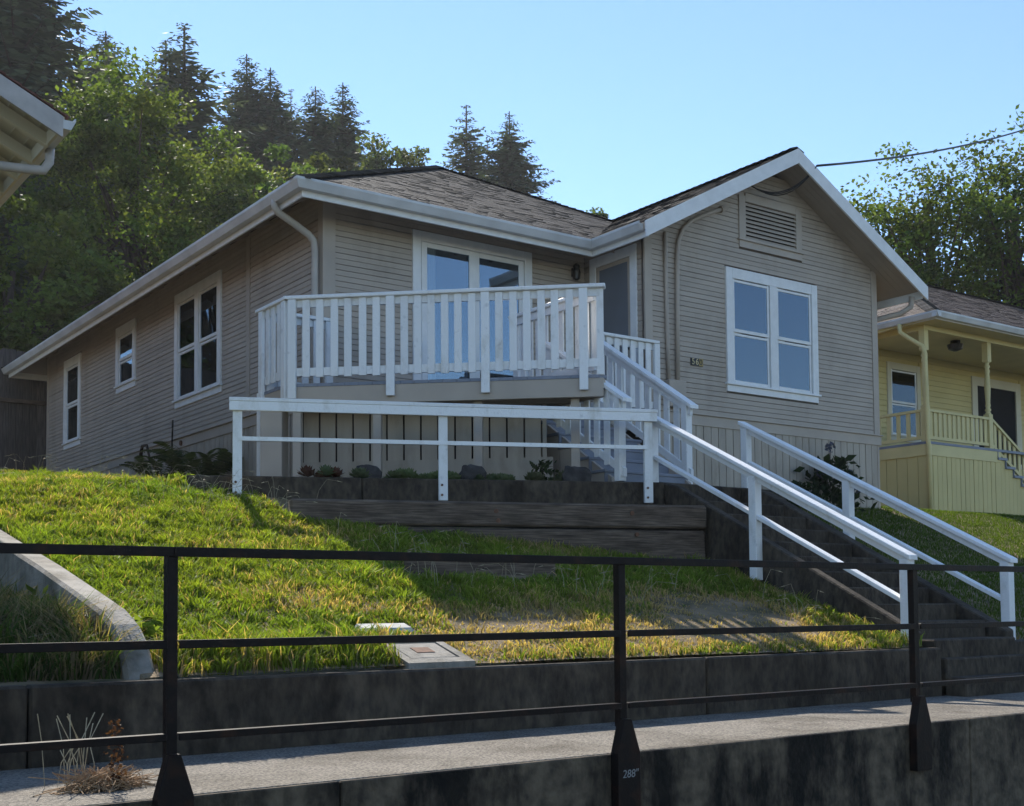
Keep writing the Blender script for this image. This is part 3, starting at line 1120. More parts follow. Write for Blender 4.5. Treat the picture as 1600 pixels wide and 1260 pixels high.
# downspout at the front left corner
def ds(b):
    p = [(6.22, 13.46, 4.93), (6.22, 13.46, 4.85), (6.26, 13.465, 4.79), (6.5, 13.49, 4.69), (6.70, 13.515, 4.60), (6.77, 13.525, 4.54), (6.79, 13.53, 4.42),
         (6.79, 13.53, 3.4), (6.79, 13.53, 1.5)]
    b.tube(p, .045, 8)


part('downspout', mat('beige_downspout', (0.50, 0.455, 0.40), 0.45, var=.15, scale=4), house, ds, smooth=True)

# ------------------------------------------------------------------ deck with stairs
deck = empty('porch_deck', (7.2, 12, 1.3), 'raised wooden deck with white slatted railing in front of the beige house', 'deck')
DA, DB = Vector((5.95, 12.50)), Vector((8.50, 10.13))
dd = (DB - DA).normalized()
FD = Frame((DA.x, DA.y, 0), (dd.x, dd.y, 0), (dd.y, -dd.x, 0))     # w outward (to the street)
LD = (DB - DA).length
ZD = 2.52
# floor boards run along X, cut by the slanting front edge
y = 10.14
while y < 13.44:
    y1 = min(y + .104, 13.44)

    def xl(yy):
        return 5.93 if yy >= 12.5 else 5.95 + (12.5 - yy) / (12.5 - 10.13) * (8.5 - 5.95)
    xr = 8.60 if y < 11.9 else 11.0
    a0, a1 = xl(y) + .004, xl(y1) + .004
    if y > 13.22:
        a0 = a1 = 6.90
    q = MB().quadbox([(a0, y + .003, ZD - .035), (xr, y + .003, ZD - .035), (xr, y1, ZD - .035), (a1, y1, ZD - .035),
                      (a0, y + .003, ZD), (xr, y + .003, ZD), (xr, y1, ZD), (a1, y1, ZD)])
    q.build('floor_board', FLOORP, deck)
    y += .107
fpart('rim_beam', BEIGE, deck, FD, -.02, ZD - .24, -.05, LD + .03, ZD - .035, -.01, bevel=.004)
MB().box(5.94, 12.53, ZD - .24, 5.98, 13.2, ZD - .036).build('rim_beam', BEIGE, deck)
MB().box(8.55, 10.16, ZD - .235, 8.59, 11.9, ZD - .036).build('rim_beam', BEIGE, deck)
MB().box(8.60, 11.90, ZD - .235, 11.0, 11.94, ZD - .036).build('rim_beam', BEIGE, deck)
fpart('joist', BEIGE, deck, FD, .3, ZD - .22, -.5, LD - .1, ZD - .04, -.46)


def rail_run(F, u0, u1, z0, nb, posts, ext0=.0, ext1=.0, bw_=.083, post_lo=-.17, cap=.13):
    """level guard: cap, top rail, bottom rail, flat balusters on the outside, posts"""
    fpart('rail_cap', WHITE_OLD, deck, F, u0 - ext0, z0 + .945, -.075, u1 + ext1, z0 + .985, cap - .075, bevel=.006)
    fpart('upper_rail', WHITE_OLD, deck, F, u0, z0 + .86, -.035, u1, z0 + .944, .0)
    fpart('lower_rail', WHITE_OLD, deck, F, u0, z0 + .085, -.035, u1, z0 + .175, .0)
    for p in posts:
        fpart('post', WHITE_OLD, deck, F, p - .047, z0 + post_lo, .002, p + .047, z0 + .944, .045, bevel=.004)
    ps = sorted(posts)
    for i in range(len(ps) - 1):
        n = nb[i]
        st = (ps[i + 1] - ps[i]) / (n + 1)
        for k in range(n):
            c = ps[i] + st * (k + 1) + random.uniform(-.005, .005)
            fpart('baluster', WHITE_OLD, deck, F, c - bw_ / 2, z0 + .065 + random.uniform(-.004, .004), .0015, c + bw_ / 2, z0 + .942, .024, bevel=.003)


rail_run(FD, .0, LD, ZD, [6, 6, 6], [.045, 1.165, 2.225, 3.30], .05, .06)
fpart('post', WHITE_OLD, deck, FD, LD - .04, ZD - .0, -.045, LD + .035, ZD + .944, -.005)
F_dl = Frame((5.945, 0, 0), (0, -1, 0), (-1, 0, 0))
rail_run(F_dl, -13.20, -12.52, ZD, [3], [-13.16, -12.56], .08, .05, post_lo=-.22)
MB().box(5.885, 13.12, 1.3, 5.975, 13.21, ZD - .01).build('post', WHITE_OLD, deck)
F_db = Frame((0, 13.20, 0), (1, 0, 0), (0, -1, 0))
rail_run(F_db, 6.0, 6.84, ZD, [4], [6.03, 6.80], .0, .0, post_lo=0)
F_ds = Frame((8.60, 0, 0), (0, -1, 0), (1, 0, 0))
rail_run(F_ds, -11.88, -10.32, ZD, [9], [-11.84, -10.36], .0, .05, post_lo=0)
F_dr = Frame((0, 11.93, 0), (1, 0, 0), (0, -1, 0))
rail_run(F_dr, 9.97, 10.99, ZD, [6], [10.0, 10.95], .0, .0, post_lo=-.1)
# support posts and slatted skirt below
for s_, w_ in ((.07, -.12), (.98, -.15), (2.12, -.15), (3.19, -.15)):
    fpart('support_post', BEIGE, deck, FD, s_ - .045, 1.2, w_ - .045, s_ + .045, ZD - .24, w_ + .045)
fpart('boxed_post', BEIGE, deck, FD, -.36, 1.46, -.34, -.11, ZD - .2, -.10, bevel=.004)
FK = Frame(FD(0, 0, -.6), FD.r, FD.n)
k = 0
s_ = .0
while s_ < 2.80:
    fpart('skirt_plank', SKIRT, deck, FK, s_, 1.70, .0, min(s_ + .178, 2.83), ZD - .05, .02)
    s_ += .199
fpart('skirt_base', SKIRT, deck, FK, -.12, 1.25, .0, 2.9, 1.705, .025)
fpart('under_deck_shade', DARK, deck, FK, -.1, 1.3, -.25, 2.45, ZD - .1, -.2)  # near-black sheet painting the shade seen through the skirt slots
# stair flight
SX0, SX1 = 8.66, 9.90
RISE = (ZD - 1.345) / 7
sprof = [(11.9, ZD - .03), (11.9, ZD - .35), (10.45, 1.35), (10.2, 1.35), (10.2, 1.42)]
flight = part('stair_flight', BEIGE, deck, lambda b: b.prism([(SX0 + .035, yy, zz) for yy, zz in sprof], (.04, 0, 0)))
part('stringer', BEIGE, flight, lambda b: b.prism([(SX1 - .05, yy, zz) for yy, zz in sprof], (.04, 0, 0)))
for k in range(6):
    z = ZD - RISE * (k + 1)
    y1 = 11.90 - .27 * k
    MB().box(SX0 - .02, y1 - .30, z - .035, SX1 + .02, y1 - .001, z).build('tread', FLOORP, flight, bevel=.006)
    MB().box(SX0, y1 - .018, z, SX1, y1 - .0, z + RISE - .036).build('riser', FLOORP, flight)
    MB().box(SX0 + .001, y1 - .27, 1.36, SX0 + .03, y1 - .02, z - .036).build('side_panel', BEIGE, flight)
MB().box(SX0, 10.262, 1.346, SX1, 10.28, 1.345 + RISE - .036).build('riser', FLOORP, flight)
# sloping stair rails
for x, yt, yb, wn in ((9.95, 11.9, 10.24, 1), (8.60, 11.2, 9.86, -1)):
    sl2 = .637 if x > 9 else .615
    zb = 2.335 if x > 9 else 2.235
    zt = zb + (yt - yb) * sl2
    rl = MB().vbar((x, yt, zt), (x, yb - .05, zb - .05 * sl2), .13, .04).build('stair_rail', WHITE_OLD, deck)
    MB().vbar((x, yt, zt - .075), (x, yb, zb - .075), .04, .10).build('upper_rail', WHITE_OLD, rl)
    MB().vbar((x, yt, zt - .80), (x, yb, zb - .80), .04, .09).build('lower_rail', WHITE_OLD, rl)
    MB().box(x - .047, yb + .04, 1.345, x + .047, yb + .13, zb + .04).build('newel_post', WHITE_OLD, rl, bevel=.004)
    yy = yb + .27
    while yy < yt - .05:
        zz = zb + (yy - yb) * sl2
        MB().box(x + .021 * wn - .011, yy - .042, zz - .86, x + .021 * wn + .011, yy + .042, zz - .035).build('baluster', WHITE_OLD, rl)
        yy += .168


# ------------------------------------------------------------------ lower white handrails
def handrail(label, pts, posts, lower=-.36, loc=None, lowdrop=None):
    h = empty('handrail', loc, label, 'handrail', 'white handrails at the steps')
    return h


hr = handrail('level white handrail on the planter wall below the deck', None, None, loc=(6.6, 10.4, 1.1))
HA, HB = Vector((4.70, 11.195)), Vector((8.70, 9.505))
hd_ = (HB - HA).normalized()
FH = Frame((HA.x, HA.y, 0), (hd_.x, hd_.y, 0), (hd_.y, -hd_.x, 0))
LH = (HB - HA).length
fpart('top_cap', WHITE_OLD, hr, FH, 0, 2.025, -.07, LH + .02, 2.062, .05, bevel=.004)
fpart('top_rail', WHITE_OLD, hr, FH, 0.002, 1.935, .005, LH + .015, 2.0245, .045, bevel=.003)
fpart('lower_rail', WHITE_OLD, hr, FH, .1, 1.645, -.03, LH - .08, 1.685, .012)
for s_ in (.08, 2.10, LH - .07):
    fpart('post', WHITE_OLD, hr, FH, s_ - .045, 1.085 if s_ > .1 else .95, -.045, s_ + .045, 2.0245, .004, bevel=.004)
    for zb_ in (1.14, 1.24):
        a, b_ = FH(s_ - .015, zb_, .002), FH(s_ - .015, zb_, .014)
        part('bolt', RUST, hr, lambda b: b.tube([a, b_], .013, 6))


def stair_hr(label, X, pl_, y0, z0, y1, z1, low=.42):
    h = empty('handrail', (X, (y0 + y1) / 2, z1 - .8), label, 'handrail', 'white handrails at the steps')
    MB().vbar((X, y0, z0), (X, y1, z1), .12, .042).build('top_rail', WHITE_OLD, h, bevel=.005)
    MB().vbar((X, y0, z0 - .05), (X, y1 + .05, z1 - .03), .04, .06).build('under_rail', WHITE_OLD, h)
    ys = [p[0] for p in pl_]
    sl2 = (z0 - z1) / (y0 - y1)
    for i in range(len(ys) - 1):
        a, b_ = max(ys[i], ys[i + 1]) - .048, min(ys[i], ys[i + 1]) + .048
        MB().vbar((X + .01, a, z1 + (a - y1) * sl2 - low), (X + .01, b_, z1 + (b_ - y1) * sl2 - low), .085, .042).build('lower_rail', WHITE_OLD, h, bevel=.004)
    for (y_, zb_) in pl_:
        ps_ = MB().box(X - .045, y_ - .047, zb_, X + .045, y_ + .047, z1 + (y_ - y1) * sl2 - .045).build('post', WHITE_OLD, h, bevel=.005)
    return h


stair_hr('sloping white handrail on the left side of the concrete steps', 8.845, ((6.53, -.37), (8.25, .25), (9.70, 1.10)), 9.74, 2.05, 6.46, .40)
stair_hr('sloping white handrail on the right side of the concrete steps', 10.43, ((6.60, -.40), (8.41, .57), (9.85, 1.33)), 9.92, 2.12, 6.52, .40)

# ------------------------------------------------------------------ yellow house on the right
yh = empty('yellow_house', (20.54, 14.62, 1.8), 'pale yellow house with turned porch posts and a hip roof, right of the beige house', 'house')
YX, YY, ZP = 20.54, 14.62, 3.19
F_yf = Frame((0, YY, 0), (1, 0, 0), (0, -1, 0))
F_yl = Frame((YX, 0, 0), (0, -1, 0), (-1, 0, 0))
F_yb = Frame((0, 16.6, 0), (1, 0, 0), (0, -1, 0))
MB().box(YX, 16.6, 1.5, 34, 24, 5.6).build('wall', YEL, yh)
v = 3.2
while v < 5.45:
    for a, b in ((YX, 21.93), (23.08, 25.0), (26.95, 31)) if v < 5.25 else ((YX, 31),):
        o = bpy.data.objects.new('siding_board', BOARD.copy() if not bpy.data.meshes.get('yellow_board') else bpy.data.meshes['yellow_board'])
        if not bpy.data.meshes.get('yellow_board'):
            o.data.name = 'yellow_board'
            o.data.materials.clear()
            o.data.materials.append(YEL)
        COL.objects.link(o)
        o.parent = yh
        o.location = F_yb(a, v, 0) - ORG[yh]
        o.scale = (b - a, 1, 1.7)
    v += .12
window(yh, F_yb, 21.93, 23.08, 3.55, 5.25, 1, trim=CREAM, pane=GLASS_D)
q = MB()
q.fbox(F_yb, 25.0, 3.2, 0, 25.2, 5.25, .05)
q.fbox(F_yb, 26.75, 3.2, 0, 26.95, 5.25, .05)
q.fbox(F_yb, 25.2, 5.05, 0, 26.75, 5.25, .049)
ydr = q.build('door', CREAM, yh)
fpart('door_leaf', DARK, ydr, F_yb, 25.2, 3.2, .005, 26.75, 5.05, .02)
MB().box(YX - .03, YY - .03, ZP - .05, 25.5, 16.6, ZP).build('porch_floor', FLOORP, yh)
MB().box(YX - .02, YY - .02, ZP - .27, 23.0, YY + .02, ZP - .05).build('belt_board', YELT, yh)
MB().box(YX - .025, YY + .02, ZP - .27, YX + .02, 16.6, ZP - .05).build('belt_board', YELT, yh)
u = YX
while u < 22.8:
    fpart('skirt_board', YEL, yh, F_yf, u + .014, 1.4, -.02, u + .15, ZP - .27, .0 + random.uniform(0, .006))
    u += .15
u = -16.6
while u < -YY - .1:
    fpart('skirt_board', YEL, yh, F_yl, u + .014, 1.4, -.02, u + .25, ZP - .27, .0 + random.uniform(0, .006))
    u += .25
MB().box(YX + .03, YY + .03, 1.4, 22.7, 16.6, ZP - .1).build('skirt_backing', DARK, yh)  # near-black box paints shade into the gaps between skirt boards
# stairs running down to the right
for k in range(6):
    x0 = 22.86 + .28 * k
    z = ZP - .17 * (k + 1)
    MB().box(x0, YY - .05, z - .05, x0 + .32, 16.0, z).build('tread', FLOORP, yh)
    MB().box(x0 + .005, YY - .03, z + .001, x0 + .025, 16.0, z + .12).build('riser', FLOORP, yh)
    for j in range(2):
        fpart('skirt_board', YEL, yh, F_yf, x0 + .14 * j + .006, 1.3, -.02, x0 + .14 * j + .14, z - .05, .002)
# railings
for a, b, F in ((20.66, 22.66, F_yf), (-16.6, -14.74, F_yl)):
    fpart('rail_cap', YELT, yh, F, a, ZP + .60, -.10, b, ZP + .65, -.02)
    fpart('lower_rail', YELT, yh, F, a, ZP + .06, -.085, b, ZP + .12, -.035)
    n = 13 if a > 0 else 8
    for k in range(n):
        c = a + (b - a) * (k + .5) / n
        fpart('baluster', YELT, yh, F, c - .042, ZP + .12, -.075, c + .042, ZP + .60, -.048)
part('stair_rail', YELT, yh, lambda b: b.vbar((22.78, YY + .06, ZP + .62), (24.6, YY + .06, ZP - .46), .08, .06))
part('stair_rail', YELT, yh, lambda b: b.vbar((22.78, YY + .06, ZP + .10), (24.6, YY + .06, ZP - .98), .05, .07))
for k in range(10):
    c = 22.92 + k * .17
    z = ZP + .62 - (c - 22.78) * .594
    MB().box(c - .042, YY + .05, z - .52, c + .042, YY + .075, z).build('baluster', YELT, yh)


def turned_post(x, y):
    ps_ = MB().box(x - .065, y - .065, ZP, x + .065, y + .065, ZP + .72).build('turned_post', YELT, yh)
    MB().box(x - .065, y - .065, 5.0, x + .065, y + .065, 5.46).build('capital', YELT, ps_)
    z0, z1 = ZP + .715, 5.005
    pf = [(.0, .06), (.03, .06), (.05, .04), (.09, .065), (.13, .04), (.17, .055), (.22, .045), (.5, .062), (.78, .045), (.83, .06), (.87, .04), (.91, .065), (.95, .04),
          (1, .06)]
    part('turned_shaft', YELT, ps_, lambda b: b.lathe(x, y, [(r_, z0 + (z1 - z0) * t) for t, r_ in pf], 12), smooth=True)


turned_post(20.62, 14.70)
turned_post(22.73, 14.70)
MB().box(YX, YY + .0, 5.40, 31, YY + .14, 5.58).build('beam', YELT, yh)
MB().box(YX, YY + .14, 5.40, YX + .14, 16.6, 5.58).build('beam', YELT, yh)
MB().box(YX + .14, YY + .14, 5.50, 31, 16.6, 5.53).build('porch_ceiling', YELT, yh)
part('ceiling_light', BLACK, yh, lambda b: b.lathe(22.4, 15.2, [(.04, 5.28), (.14, 5.32), (.17, 5.42), (.10, 5.44), (.10, 5.50)], 12))
q = MB()
EYX, EYY, EYZ, YS, YHH = 20.27, 14.16, 5.62, .53, 4.5
pts = [[(EYX, EYY), (36, EYY), (36, EYY + YHH), (EYX + YHH, EYY + YHH)], [(EYX, 24), (EYX, EYY), (EYX + YHH, EYY + YHH), (EYX + YHH, 24)],
       [(EYX + YHH, EYY + YHH), (36, EYY + YHH), (36, EYY + 2 * YHH), (EYX + YHH, EYY + 2 * YHH)]]


def yz(x, y):
    return EYZ + YS * min(x - EYX, y - EYY, 1e9 if y <= EYY + YHH else 2 * YHH - (y - EYY))


for pl_ in pts:
    plane_slab(q, [(x, y, yz(x, y) - .012) for x, y in pl_])
yr = q.build('roof', YELT, yh)
ysl = math.hypot(YHH, YS * YHH)
yvh, yvz = 1 / math.hypot(1, YS), YS / math.hypot(1, YS)
shingles('shingles', yr, (EYX, EYY, EYZ), (1, 0, 0), (0, yvh, yvz), ysl, lambda v: (v * yvh, 15.5), base=(.085, .07, .068), seed=21, warm=.6)
shingles('shingles', yr, (EYX, 24, EYZ), (0, -1, 0), (yvh, 0, yvz), ysl, lambda v: (0, 24 - EYY - v * yvh), base=(.10, .085, .078), seed=22, warm=.6)  # left slope toned lighter than the front, sunlight put into its colour
caps(yr, (EYX, EYY, EYZ), (EYX + YHH, EYY + YHH, EYZ + YS * YHH), seed=23, slope=.42)
caps(yr, (EYX + YHH, EYY + YHH, EYZ + YS * YHH), (36, EYY + YHH, EYZ + YS * YHH), seed=24)
MB().box(EYX + .03, EYY + .03, EYZ - .12, YX + .3, 24, EYZ - .105).build('soffit', YELT, yh)
MB().box(YX + .3, EYY + .03, EYZ - .12, 36, YY + .1, EYZ - .1055).build('soffit', YELT, yh)
MB().box(EYX + .02, EYY + .02, EYZ - .13, 36, EYY + .045, EYZ - .02).build('fascia', WHITE, yh)
MB().box(EYX + .02, EYY + .045, EYZ - .13, EYX + .045, 24, EYZ - .02).build('fascia', WHITE, yh)
gutter(yh, (EYX - .108, EYY + .018, EYZ + .002), (0, -1, 0), (15, 0, 0))
gutter(yh, (EYX + .018, EYY - .11, EYZ + .003), (-1, 0, 0), (0, 9, 0))
part('downspout', YELT, yh, lambda b: b.tube([(20.22, 14.95, 5.52), (20.22, 14.95, 5.36), (20.3, 14.8, 5.22), (20.43, 14.6, 5.05), (20.46, 14.56, 4.9), (20.46, 14.55, 4.0),
                                              (20.46, 14.55, 3.2), (20.47, 14.53, 3.1), (20.47, 14.54, 1.6)], .045, 8), smooth=True)

# ------------------------------------------------------------------ neighbour's eave at the left edge
nh = empty('neighbour_house', (0.5, 9.5, -.3), 'cream neighbouring house whose eave corner pokes in at the left edge', 'house')
NX, NY, NZ, NS = 3.21, 11.53, 4.60, .47
NLX = -4.0


def nz(x):
    return NZ + NS * (NX - x)


q = MB().prism([(NX, NY, nz(NX)), (NLX, NY, nz(NLX)), (NLX, 22, nz(NLX)), (NX, 22, nz(NX))], (0, 0, -.03))
nrf = q.build('roof', CREAM, nh)
q = MB()
for k in range(22):
    x1 = NX + .03 - k * .14
    x0 = x1 - .16
    q.quadbox([(x0, NY - .03, nz(x0) + .004), (x1, NY - .03, nz(x1) + .004), (x1, 22, nz(x1) + .004), (x0, 22, nz(x0) + .004),
               (x0, NY - .03, nz(x0) + .01), (x1, NY - .03, nz(x1) + .028), (x1, 22, nz(x1) + .028), (x0, 22, nz(x0) + .01)])
q.build('shingles', NBROOF, nrf, kind='stuff')
NBT = mat('dull_trim', (0.46, 0.43, 0.41), 0.6, var=.2, scale=6)
part('rake_board', NBT, nh, lambda b: b.prism([(NX - .02, NY, nz(NX) - .005), (NLX, NY, nz(NLX) - .005), (NLX, NY, nz(NLX) - .20), (NX - .02, NY, nz(NX) - .20)], (0, -.03, 0)))
for k in range(4):
    y = NY + .38 + k * .55
    part('rafter', CREAM, nh, lambda b: b.prism([(NX - .05, y, nz(NX) - .04), (NLX, y, nz(NLX) - .04), (NLX, y, nz(NLX) - .16), (NX - .05, y, nz(NX) - .16)], (0, .07, 0)))
for k in range(16):
    x = NX - .12 - k * .14
    part('lookout', CREAM, nh, lambda b: b.prism([(x, NY + .002, nz(x) - .045), (x - .012, NY + .002, nz(x) - .045), (x - .012, NY + .002, nz(x) - .034), (x, NY + .002, nz(x) - .034)], (0, 5, 0)))
MB().box(NX - .06, NY + .0, nz(NX) - .15, NX - .03, 22, nz(NX) - .03).build('fascia', CREAM, nh)
gutter(nh, (NX - .028, NY - .02, NZ + .0), (1, 0, 0), (0, 10.4, 0))
MB().box(-4, NY + .65, -.6, 2.30, 21.5, 4.55).build('wall', CREAM, nh)
part('gable_wall', CREAM, nh, lambda b: b.prism([(2.30, NY + .655, 4.54), (-4, NY + .655, 4.54), (-4, NY + .655, nz(-4) - .1), (2.30, NY + .655, nz(2.30) - .1)], (0, .1, 0)))
part('downspout', NBT, nh, lambda b: b.tube([(3.24, 12.12, 4.50), (3.235, 12.12, 4.36), (3.18, 12.12, 4.27), (3.05, 12.12, 4.25), (2.30, 12.16, 4.21)], .045, 8), smooth=True)

# ------------------------------------------------------------------ board fence behind the house, left
fn = empty('board_fence', (4, 26.6, 2.9), 'dark weathered board fence behind the left rear corner of the house', 'fence')
x = -6.0
while x < 7.3:
    wd = .14
    MB().box(x, 26.5, 2.4, x + wd - .006, 26.525 + random.uniform(0, .008), 5.43 + random.uniform(-.02, .02)).build('board', FENCEW, fn)
    x += wd
MB().box(-6, 26.40, 4.32, 7.2, 26.495, 4.40).build('rail', TIMBER, fn)
MB().box(-6, 26.53, 5.0, 7.2, 26.58, 5.1).build('rail', TIMBER, fn)


# ------------------------------------------------------------------ overhead service wire
def sag(a, b, s, n=14):
    a, b = Vector(a), Vector(b)
    return [a.lerp(b, t / n) - Vector((0, 0, s * 4 * (t / n) * (1 - t / n))) for t in range(n + 1)]


WA = (13.93, 11.66, 6.40)
o = part('service_wire', WIREM, None, lambda b: b.tube(sag(WA, (24.5, 14.77, 10.33), .11), .017, 6), smooth=True)
tag(o, 'black overhead wire running from the gable peak to the upper right', 'wire')
o = empty('wire_loops', (13.6, 11.75, 6.0), 'slack dark cable loops hanging under the gable peak', 'cable')
for k, (e, dr_) in enumerate((((12.95, 12.15, 6.12), .24), ((13.3, 12.1, 6.0), .13), ((13.05, 12.12, 6.06), .17))):
    part('cable', WIREM, o, lambda b: b.tube(sag(WA, e, dr_ + .05, 12), .009, 5), smooth=True)

# ------------------------------------------------------------------ foliage tools
def rand_dirs(n, r_):
    d = r_.normal(size=(n, 3))
    return d / np.linalg.norm(d, axis=1)[:, None]


def leaf_cloud(c, n_dir, size, tone, r_, asp=.62):
    """c (N,3) centres, n_dir (N,3) normals -> diamond leaves"""
    N = len(c)
    t = rand_dirs(N, r_)
    a = np.cross(n_dir, t)
    a /= np.linalg.norm(a, axis=1)[:, None] + 1e-9
    b = np.cross(n_dir, a)
    s = (size * r_.uniform(.6, 1.35, N))[:, None]
    q = np.stack([c - a * s * .5, c + b * s * .5 * asp - a * s * .05, c + a * s * .5, c - b * s * .5 * asp - a * s * .05], 1)
    return q.reshape(-1, 3)


def broadleaf(name, label, base, centre, radii, ncl, nleaf, leaf, tone, seed, group=None, clr=.22, gap=0.0, limbs=True, floor_z=None):
    r_ = np.random.default_rng(seed)
    t = empty(name, base, label, 'tree', group)
    centre, radii = np.array(centre, float), np.array(radii, float)
    d = rand_dirs(ncl, r_)
    rad = r_.uniform(.15, 1, ncl) ** .45
    cl = centre + d * rad[:, None] * radii * r_.uniform(.88, 1.08, (ncl, 1))
    cr = clr * radii.mean() * r_.uniform(.6, 1.35, ncl)
    idx = r_.integers(0, ncl, nleaf)
    off = rand_dirs(nleaf, r_) * (r_.uniform(0, 1, nleaf) ** .5)[:, None]
    off[:, 2] *= .62
    p = cl[idx] + off * cr[idx][:, None]
    nrm = rand_dirs(nleaf, r_) * .8 + np.array([0, 0, .8])
    nrm /= np.linalg.norm(nrm, axis=1)[:, None]
    ct = 1 + r_.normal(0, .26, (ncl, 1)) + r_.normal(0, .07, (ncl, 3)) * np.array([1, .5, .4])
    tn = np.array(tone) * np.clip(ct, .4, 1.7)[idx] * np.clip(1 + r_.normal(0, .2, (nleaf, 1)), .4, 1.7)
    q = leaf_cloud(p, nrm, leaf, tone, r_)
    np_mesh('crown', q, 4, LEAF, t, tn)
    b = MB()
    base_v, cv = Vector(base), Vector(centre)
    hgt = cv.z - base_v.z
    rr = max(.10, .028 * (cv.z + radii[2] - base_v.z))
    mid = base_v.lerp(cv, .5) + Vector((r_.normal() * .2, r_.normal() * .2, 0))
    b.tube([base_v - Vector((0, 0, .3)), mid, cv + Vector((0, 0, radii[2] * .35))], rr, 8, r1=rr * .35)
    for i in range(min(ncl, 42)):
        e = Vector(cl[i])
        st_ = base_v.lerp(cv, r_.uniform(.45, 1.0))
        m_ = st_.lerp(e, .5) + Vector((0, 0, r_.uniform(-.1, .25) * radii[2] * .3))
        b.tube([st_, m_, e], rr * .26, 5, r1=.015, cap=False)
    b.build('trunk', BARK, t, smooth=True)
    return t


def conifer_meshes(seed, H=26.0, Rb=4.2, tone=(.07, .095, .062), whorl=.55, droop=.25, ragged=.35, bare=.08):
    r_ = np.random.default_rng(seed)
    P, Nn, A_l, W_l, T = [], [], [], [], []
    b = MB()
    b.tube([(0, 0, -.5), (0, 0, H * .5), (0, 0, H)], H * .013, 8, r1=.03)
    z = H * bare
    quads, tones = [], []
    while z < H * .995:
        t = z / H
        L0 = min(Rb * (.55 + .45 * (1 - t)), .40 * Rb / 4.0 * (H - z) + .18)
        nb = r_.integers(4, 8)
        a0 = r_.uniform(0, 6.28)
        for k in range(nb):
            L = max(.18, L0 * r_.uniform(1 - ragged, 1 + ragged * .7))
            az = a0 + 6.283 * k / nb + r_.normal(0, .25)
            el = .32 * t - droop * (1 - t) + r_.normal(0, .12)
            d = np.array([math.cos(az) * math.cos(el), math.sin(az) * math.cos(el), math.sin(el)])
            sd = np.array([-math.sin(az), math.cos(az), 0])
            n = max(3, int(L / .13))
            s = (np.arange(n) + r_.uniform(0, 1, n)) / n
            sag_ = -droop * .35 * L * s ** 2 + .18 * L * np.clip(s - .7, 0, 1)
            c = np.array([0, 0, z]) + d * (L * s)[:, None] + np.array([0, 0, 1]) * sag_[:, None]
            for side in (-1, 1):
                ln = (.26 + .6 * (1 - s) * min(1, L / 2.2)) * r_.uniform(.6, 1.3, n) * min(1, .45 + L / 2.2)
                dirv = sd * side * .85 + d * .55 + np.array([0, 0, -.28]) + r_.normal(0, .18, (n, 3))
                dirv /= np.linalg.norm(dirv, axis=1)[:, None]
                wv = np.cross(dirv, np.array([0, 0, 1.0]) + r_.normal(0, .5, (n, 3)))
                wv /= np.linalg.norm(wv, axis=1)[:, None] + 1e-9
                wd = (ln * .40)[:, None]
                e = c + dirv * ln[:, None]
                m_ = c + dirv * (ln * .45)[:, None]
                quads.append(np.stack([c, m_ + wv * wd * .5, e, m_ - wv * wd * .5], 1))
                tn = np.array(tone) * np.clip(1 + r_.normal(0, .25, (n, 1)), .4, 1.8) * (1 + .25 * s[:, None])
                tones.append(tn)
            if L > 1.2:
                b.tube([(0, 0, z), tuple(np.array([0, 0, z]) + d * L * .85 + np.array([0, 0, -droop * .25 * L]))], .035, 4, r1=.008, cap=False)
        z += whorl * r_.uniform(.6, 1.2) * (1.1 - .55 * t)
    ob = b.build('trunk', BARK, None, smooth=True)
    q = np.concatenate(quads).reshape(-1, 3)
    oc = np_mesh('crown', q, 4, NEEDLE, None, np.concatenate(tones))
    mt, mc_ = ob.data, oc.data
    bpy.data.objects.remove(ob)
    bpy.data.objects.remove(oc)
    return mt, mc_


CON = [conifer_meshes(31, 26, 4.0), conifer_meshes(32, 26, 3.2, tone=(.08, .105, .07), droop=.12, ragged=.5, whorl=.75),
       conifer_meshes(33, 26, 4.6, tone=(.065, .09, .06), whorl=.5)]


def conifer(label, x, y, top, h, kind, wid=1.0, rz=0.0):
    z = float(top) - h
    t = empty('conifer_tree', (x, y, z), label, 'tree', 'conifers on the hill behind the house')
    s = h / 26.0
    for nm, me in zip(('trunk', 'crown'), CON[kind]):
        c = bpy.data.objects.new(nm, me)
        COL.objects.link(c)
        c.parent = t
        c.rotation_euler = (0, 0, rz)
        c.scale = (s * wid * 1.35, s * wid * 1.35, s)
    return t


conifer('huge dark conifer cut off by the top left corner', 14.4, 60.2, 34.5, 31, 2, .95, .3)
conifer('pale conifer at the left edge behind the neighbour eave', 10.2, 61.5, 33.5, 29, 2, 1.0, 4.3)
conifer('hazy conifer rising above the left of the leafy maple', 22.25, 71.6, 34.3, 27, 0, 1.05, 1.3)
conifer('slim pointed conifer right beside the huge corner conifer', 20.9, 72.0, 33.6, 25, 1, .75, 2.1)
conifer('left top of the twin conifers above the maple', 23.8, 65.8, 31.9, 26, 1, 1.0, .5)
conifer('taller right top of the twin conifers above the maple', 24.75, 65.5, 32.9, 27, 1, 1.25, 3.5)
conifer('short conifer tucked left of the twin conifers', 21.6, 62.4, 28.9, 22, 1, .8, 5.1)
conifer('tallest dark spire conifer left of the open sky gap', 31.1, 71.5, 35.2, 27, 0, .9, .9)
conifer('dense conifer close right of the tallest dark spire', 32.5, 71.0, 34.5, 27, 2, .82, 2.2)
conifer('small thin conifer between the dark spires and the sunlit row', 34.5, 72.2, 34.0, 25, 1, .6, 4.0)
conifer('broad conifer above the left part of the house roof', 33.2, 66.1, 31.7, 24, 0, .95, 3.1)
conifer('narrow pointed conifer above the downspout corner of the roof', 35.6, 67.1, 32.9, 26, 0, .85, 5.4)
